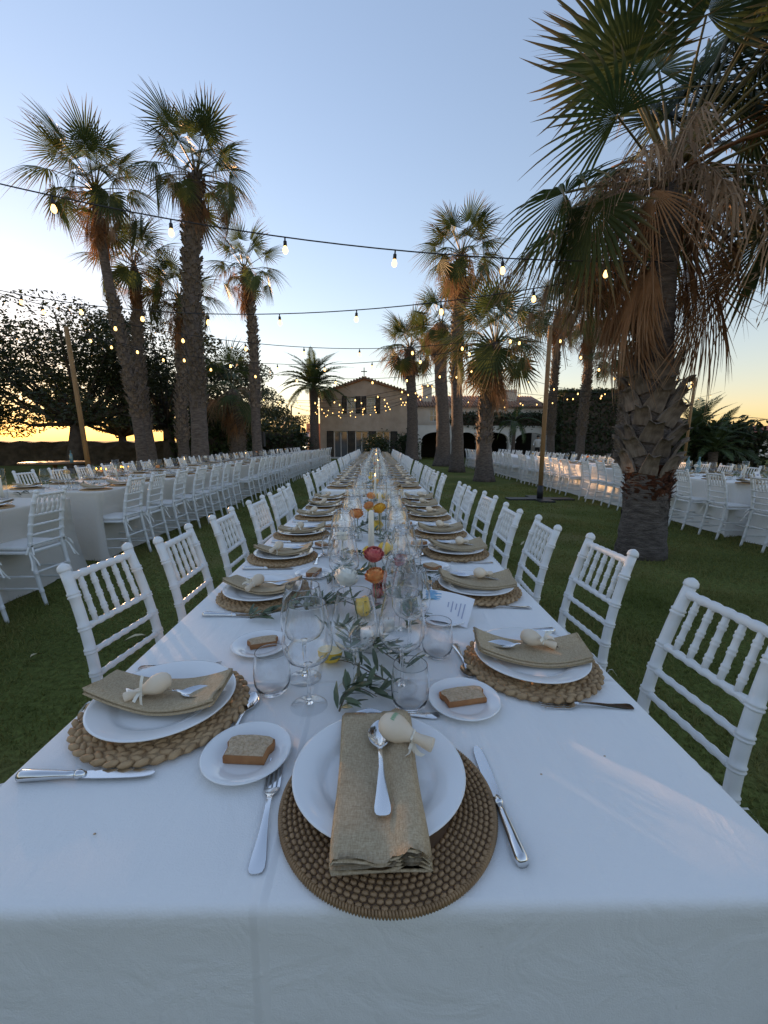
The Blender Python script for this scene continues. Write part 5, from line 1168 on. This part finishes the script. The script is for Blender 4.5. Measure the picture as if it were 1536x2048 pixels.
FS = [(PL['a'], (3.0, 4.55, 3.12), .45, 'festoon lights from the first pole to the huge shaggy palm trunk', .72), (PL['b'], (3.0, 4.95, 3.22), .52, 'festoon lights slanting from the second sunset-side pole to the huge palm', .35),
      (PL['b'], (3.78, 9.55, 3.75), .72, 'festoon lights from the second sunset-side pole to the lone lawn pole', .2), (PL['c'], (3.78, 9.6, 3.72), .75, 'festoon lights from the leaning pole to the lone lawn pole', .5), (PL['c'], (3.6, 13.8, 3.75), .75, 'festoon lights from the leaning pole to the low leafy palm', .8),
      (PL['d'], (3.6, 14.1, 3.8), .8, 'festoon lights from the third sunset-side pole to the low leafy palm', .3), (PL['d'], (3.4, 18.0, 3.9), .8, 'festoon lights from the third sunset-side pole to the tallest lit palm', .5), (PL['d'], (3.4, 22.4, 3.9), .85, 'festoon lights from the third sunset-side pole to the dark thick palm', .2),
      (PL['e'], (3.4, 22.4, 4.0), .9, 'festoon lights from the pole by the van to the dark thick palm', .6), (PL['e'], (2.3, 29.2, 4.1), .9, 'festoon lights across the house front', .4), ((-4.3, 29.8, 3.7), (3.4, 22.5, 4.3), .8, 'festoon lights from the house-corner palm to the dark thick palm', .4), (PL['e'], (3.4, 18.3, 4.2), .9, 'festoon lights from the pole by the van to the tallest lit palm', .3),
      ((3.78, 9.55, 3.75), (12.55, 17.0, 3.8), .7, 'festoon lights from the lone lawn pole to the pole by the feather palms', .4), ((3.0, 4.9, 3.3), (12.55, 17.0, 3.8), .75, 'festoon lights from the huge palm to the pole by the feather palms', .6), ((3.6, 14.1, 3.8), (12.55, 17.1, 3.75), .7, 'festoon lights from the low leafy palm to the pole by the feather palms', .5), ((3.45, 18.2, 4.0), (10.6, 22, 3.9), .8, 'festoon lights from the tallest lit palm to the sunlit slender palm', .4), ((3.4, 22.5, 4.0), (10.0, 24, 4.1), .8, 'festoon lights from the dark thick palm to the grey slender palm', .4), ((3.45, 18.1, 3.8), (12.5, 17.1, 3.7), .6, 'festoon lights from the tallest lit palm to the pole by the feather palms', .3), ((10.6, 22, 4.2), (21, 26, 4.4), .7, 'festoon lights passing over the feather palm clump', .4)]
for a, b, sg, lb, of in FS: festoon(a, b, sg, lb, off=of, s_=1.08 if min(a[1], b[1]) < 12 else 1.0)

# ---------------------------------------------------------------- small things round the lawn
for k, (x, y, a, s_) in enumerate([(-1.62, 2.55, .4, 1.5), (-2.05, 2.35, 1.6, 1.0), (-1.15, 3.15, 2.0, 1.1), (2.55, 6.0, 1.2, 1.6), (3.6, 3.15, 1.8, 1.6), (1.85, 5.2, .7, 1.1), (-1.75, 1.35, 2.4, 1.0)]):
    m = MB(); rows = []
    for t, w_ in ((0, .002), (.2, .010), (.5, .015), (.8, .010), (1, .001)): z = .018 + .02 * math.sin(t * 2.6 + k); rows.append([Vector((.085 * t, -w_, z + .008)), Vector((.085 * t, 0, z)), Vector((.085 * t, w_, z + .006))])
    m.strip(rows); tag(obj('fallen_leaf', m.mesh('fallen_leaf', 'fallen'), None, (x, y, 0), (0, 0, a), s_), 'pale dry leaf fallen on the green lawn', 'leaf', 'fallen leaves on the lawn')
t = thing('round_table', 'dark round side table behind the sunset-side table', 'table', None, (-8.2, 10.9, 0)); m = MB(); m.lathe([(.0005, .70), (.72, .70), (.74, .72), (.72, .74), (.0005, .74)], 32); obj('table_top', m.mesh('table_top', 'wood_table'), t); m = MB(); m.lathe([(.28, 0), (.26, .03), (.06, .06), (.05, .65), (.2, .70)], 16); obj('pedestal', m.mesh('pedestal', 'wood_table'), t)
bottle(-7.62, 10.7, .74, 'dark glass bottle on the round side table', None)
t = thing('lit_lantern_crate', 'wooden crate of glowing yellow candle jars behind the sunset-side table', 'lantern', None, (-5.95, 9.6, 0)); m = MB(); m.box(-.45, .45, -.2, .2, 0, .62); obj('crate', m.mesh('crate', 'wood_table', False), t)
for k in range(9): m = MB(); m.lathe([(.0005, .0), (.035, .0), (.035, .075), (.0005, .08)], 12); j_ = obj('jar', m.mesh('jar', 'amber_glass'), t, (-.38 + .095 * k, random.uniform(-.1, .1), .62 + .05 * (k > 5))); m = MB(); m.lathe([(.0005, .02), (.012, .03), (.014, .045), (.0005, .07)], 8); obj('flame', m.mesh('flame', 'flame'), j_)
t = thing('loudspeaker', 'black loudspeaker on a stand beside the slim palm', 'loudspeaker', None, (-5.0, 18.5, 0)); m = MB(); m.box(-.17, .17, -.16, .16, 1.05, 1.68); obj('cabinet', m.mesh('cabinet', 'black_metal', False), t); m = MB(); m.tube([(0, 0, .0), (0, 0, 1.05)], .02, 8); obj('stand_pole', m.mesh('stand_pole', 'black_metal'), t)
for k in range(3): m = MB(); a = k * 2.1; m.tube([(0, 0, .5), (.4 * math.cos(a), .4 * math.sin(a), .0)], .014, 6); obj('leg', m.mesh('leg', 'black_metal'), t)
# van
t = thing('van', 'white van parked facing the garden beside the house', 'van', None, (-6.95, 37.5, 0))
P = [(0, .35), (0, .95), (.25, 1.08), (1.0, 1.25), (1.6, 1.98), (1.8, 2.05), (4.6, 2.05), (4.7, .35)]; m = MB(); m.strip([[Vector((s_ * .9 * (1 if z < 1.3 else .93), y, z)) for s_ in (-1, 1)] for y, z in P + P[:1]])
for s_ in (-1, 1): m.add([(s_ * .9 * (1 if z < 1.3 else .93), y, z) for y, z in P], [tuple(range(len(P)))])
obj('body', m.mesh('body', 'van_paint', False), t); m = MB(); m.add([(-.78, 1.02, 1.30), (.78, 1.02, 1.30), (.72, 1.53, 1.93), (-.72, 1.53, 1.93)], [(0, 1, 2, 3)]); obj('windscreen', m.mesh('windscreen', 'pane', False), t, (0, -.025, .02))
for s_ in (-1, 1):
    m = MB(); m.lathe([(.0005, 0), (.1, .0), (.12, .03), (.0005, .05)], 14); obj('headlight', m.mesh('headlight', 'headlight'), t, (s_ * .68, -.03, .82), (R(90), 0, 0))
    for yy in (.9, 3.7): m = MB(); m.lathe([(.0005, -.1), (.2, -.1), (.33, -.1), (.34, 0), (.33, .1), (.2, .1), (.0005, .1)], 18); obj('wheel', m.mesh('wheel', 'tyre'), t, (s_ * .82, yy, .34), (0, R(90), 0))
m = MB(); m.box(-.6, .6, -.02, -.004, .5, .72); obj('grille', m.mesh('grille', 'black_metal', False), t); m = MB(); m.box(.96, 1.18, 1.15, 1.2, 1.2, 1.45); obj('mirror', m.mesh('mirror', 'black_metal', False), t)
# waiters by the arcade: one continuous skinned body each, clothing colours by height
def person(x, y, rz, label, arm):
    J = {'pel': (0, 0, .95), 'sp': (0, .01, 1.15), 'ch': (0, .0, 1.35), 'nk': (0, .01, 1.49), 'hd': (0, .03, 1.60), 'tp': (0, .02, 1.70)}
    V = [J['pel'], J['sp'], J['ch'], J['nk'], J['hd'], J['tp']]; RR = [.15, .13, .16, .06, .092, .07]; E = [(0, 1), (1, 2), (2, 3), (3, 4), (4, 5)]
    for s_ in (-1, 1):
        b = len(V); el, ha = arm
        V += [(s_ * .2, 0, 1.41), (s_ * .25, el[0], el[1]), (s_ * .2, ha[0], ha[1]), (s_ * .19, ha[0] + .09, ha[1] - .02)]; RR += [.065, .05, .036, .03]; E += [(2, b), (b, b + 1), (b + 1, b + 2), (b + 2, b + 3)]
        c = len(V); V += [(s_ * .1, 0, .86), (s_ * .11, .02, .5), (s_ * .12, -.01, .09), (s_ * .13, .14, .04)]; RR += [.095, .065, .045, .04]; E += [(0, c), (c, c + 1), (c + 1, c + 2), (c + 2, c + 3)]
    me = bpy.data.meshes.new('person'); me.from_pydata(V, E, []); o = obj('person', me, None, (x, y, 0), (0, 0, rz)); md = o.modifiers.new('skin', 'SKIN'); md.use_smooth_shade = True
    for v, rr in zip(me.skin_vertices[0].data, RR): v.radius = (rr, rr * .8)
    me.skin_vertices[0].data[0].use_root = True; o.modifiers.new('sub', 'SUBSURF').render_levels = 1; me.materials.append(MATS['waiter']); tag(o, label, 'person')
    m = MB(); m.ball((0, .0, 1.655), .098, 12, 8, (1, 1.05, .85)); obj('hair', m.mesh('hair', 'hair'), o)
def waiter(t_, out):
    p = N(t_, 'ShaderNodeBsdfPrincipled'); p.inputs['Roughness'].default_value = .8; s_ = N(t_, 'ShaderNodeSeparateXYZ'); t_.links.new(coord(t_), s_.inputs[0]); r_ = N(t_, 'ShaderNodeMapRange'); r_.inputs['From Max'].default_value = 2; t_.links.new(s_.outputs[2], r_.inputs['Value'])
    c_ = ramp(t_, r_.outputs[0], [(.0, (.02, .02, .022)), (.48, (.74, .74, .73)), (.735, (.42, .26, .18))]); c_.node.color_ramp.interpolation = 'CONSTANT'; t_.links.new(c_, p.inputs['Base Color']); t_.links.new(p.outputs[0], out.inputs[0])
nodemat('waiter', waiter)
person(10.55, 27.6, R(150), 'waiter in white shirt and dark trousers leaning beside the slender palm', ((.05, 1.15), (.25, 1.1)))
person(11.5, 27.9, R(200), 'waiter in white shirt behind the lone lawn pole', ((-.02, 1.13), (.1, .9)))
person(16.0, 26.8, R(170), 'person in pale shirt standing before the ivy block', ((.1, 1.15), (.28, 1.2)))
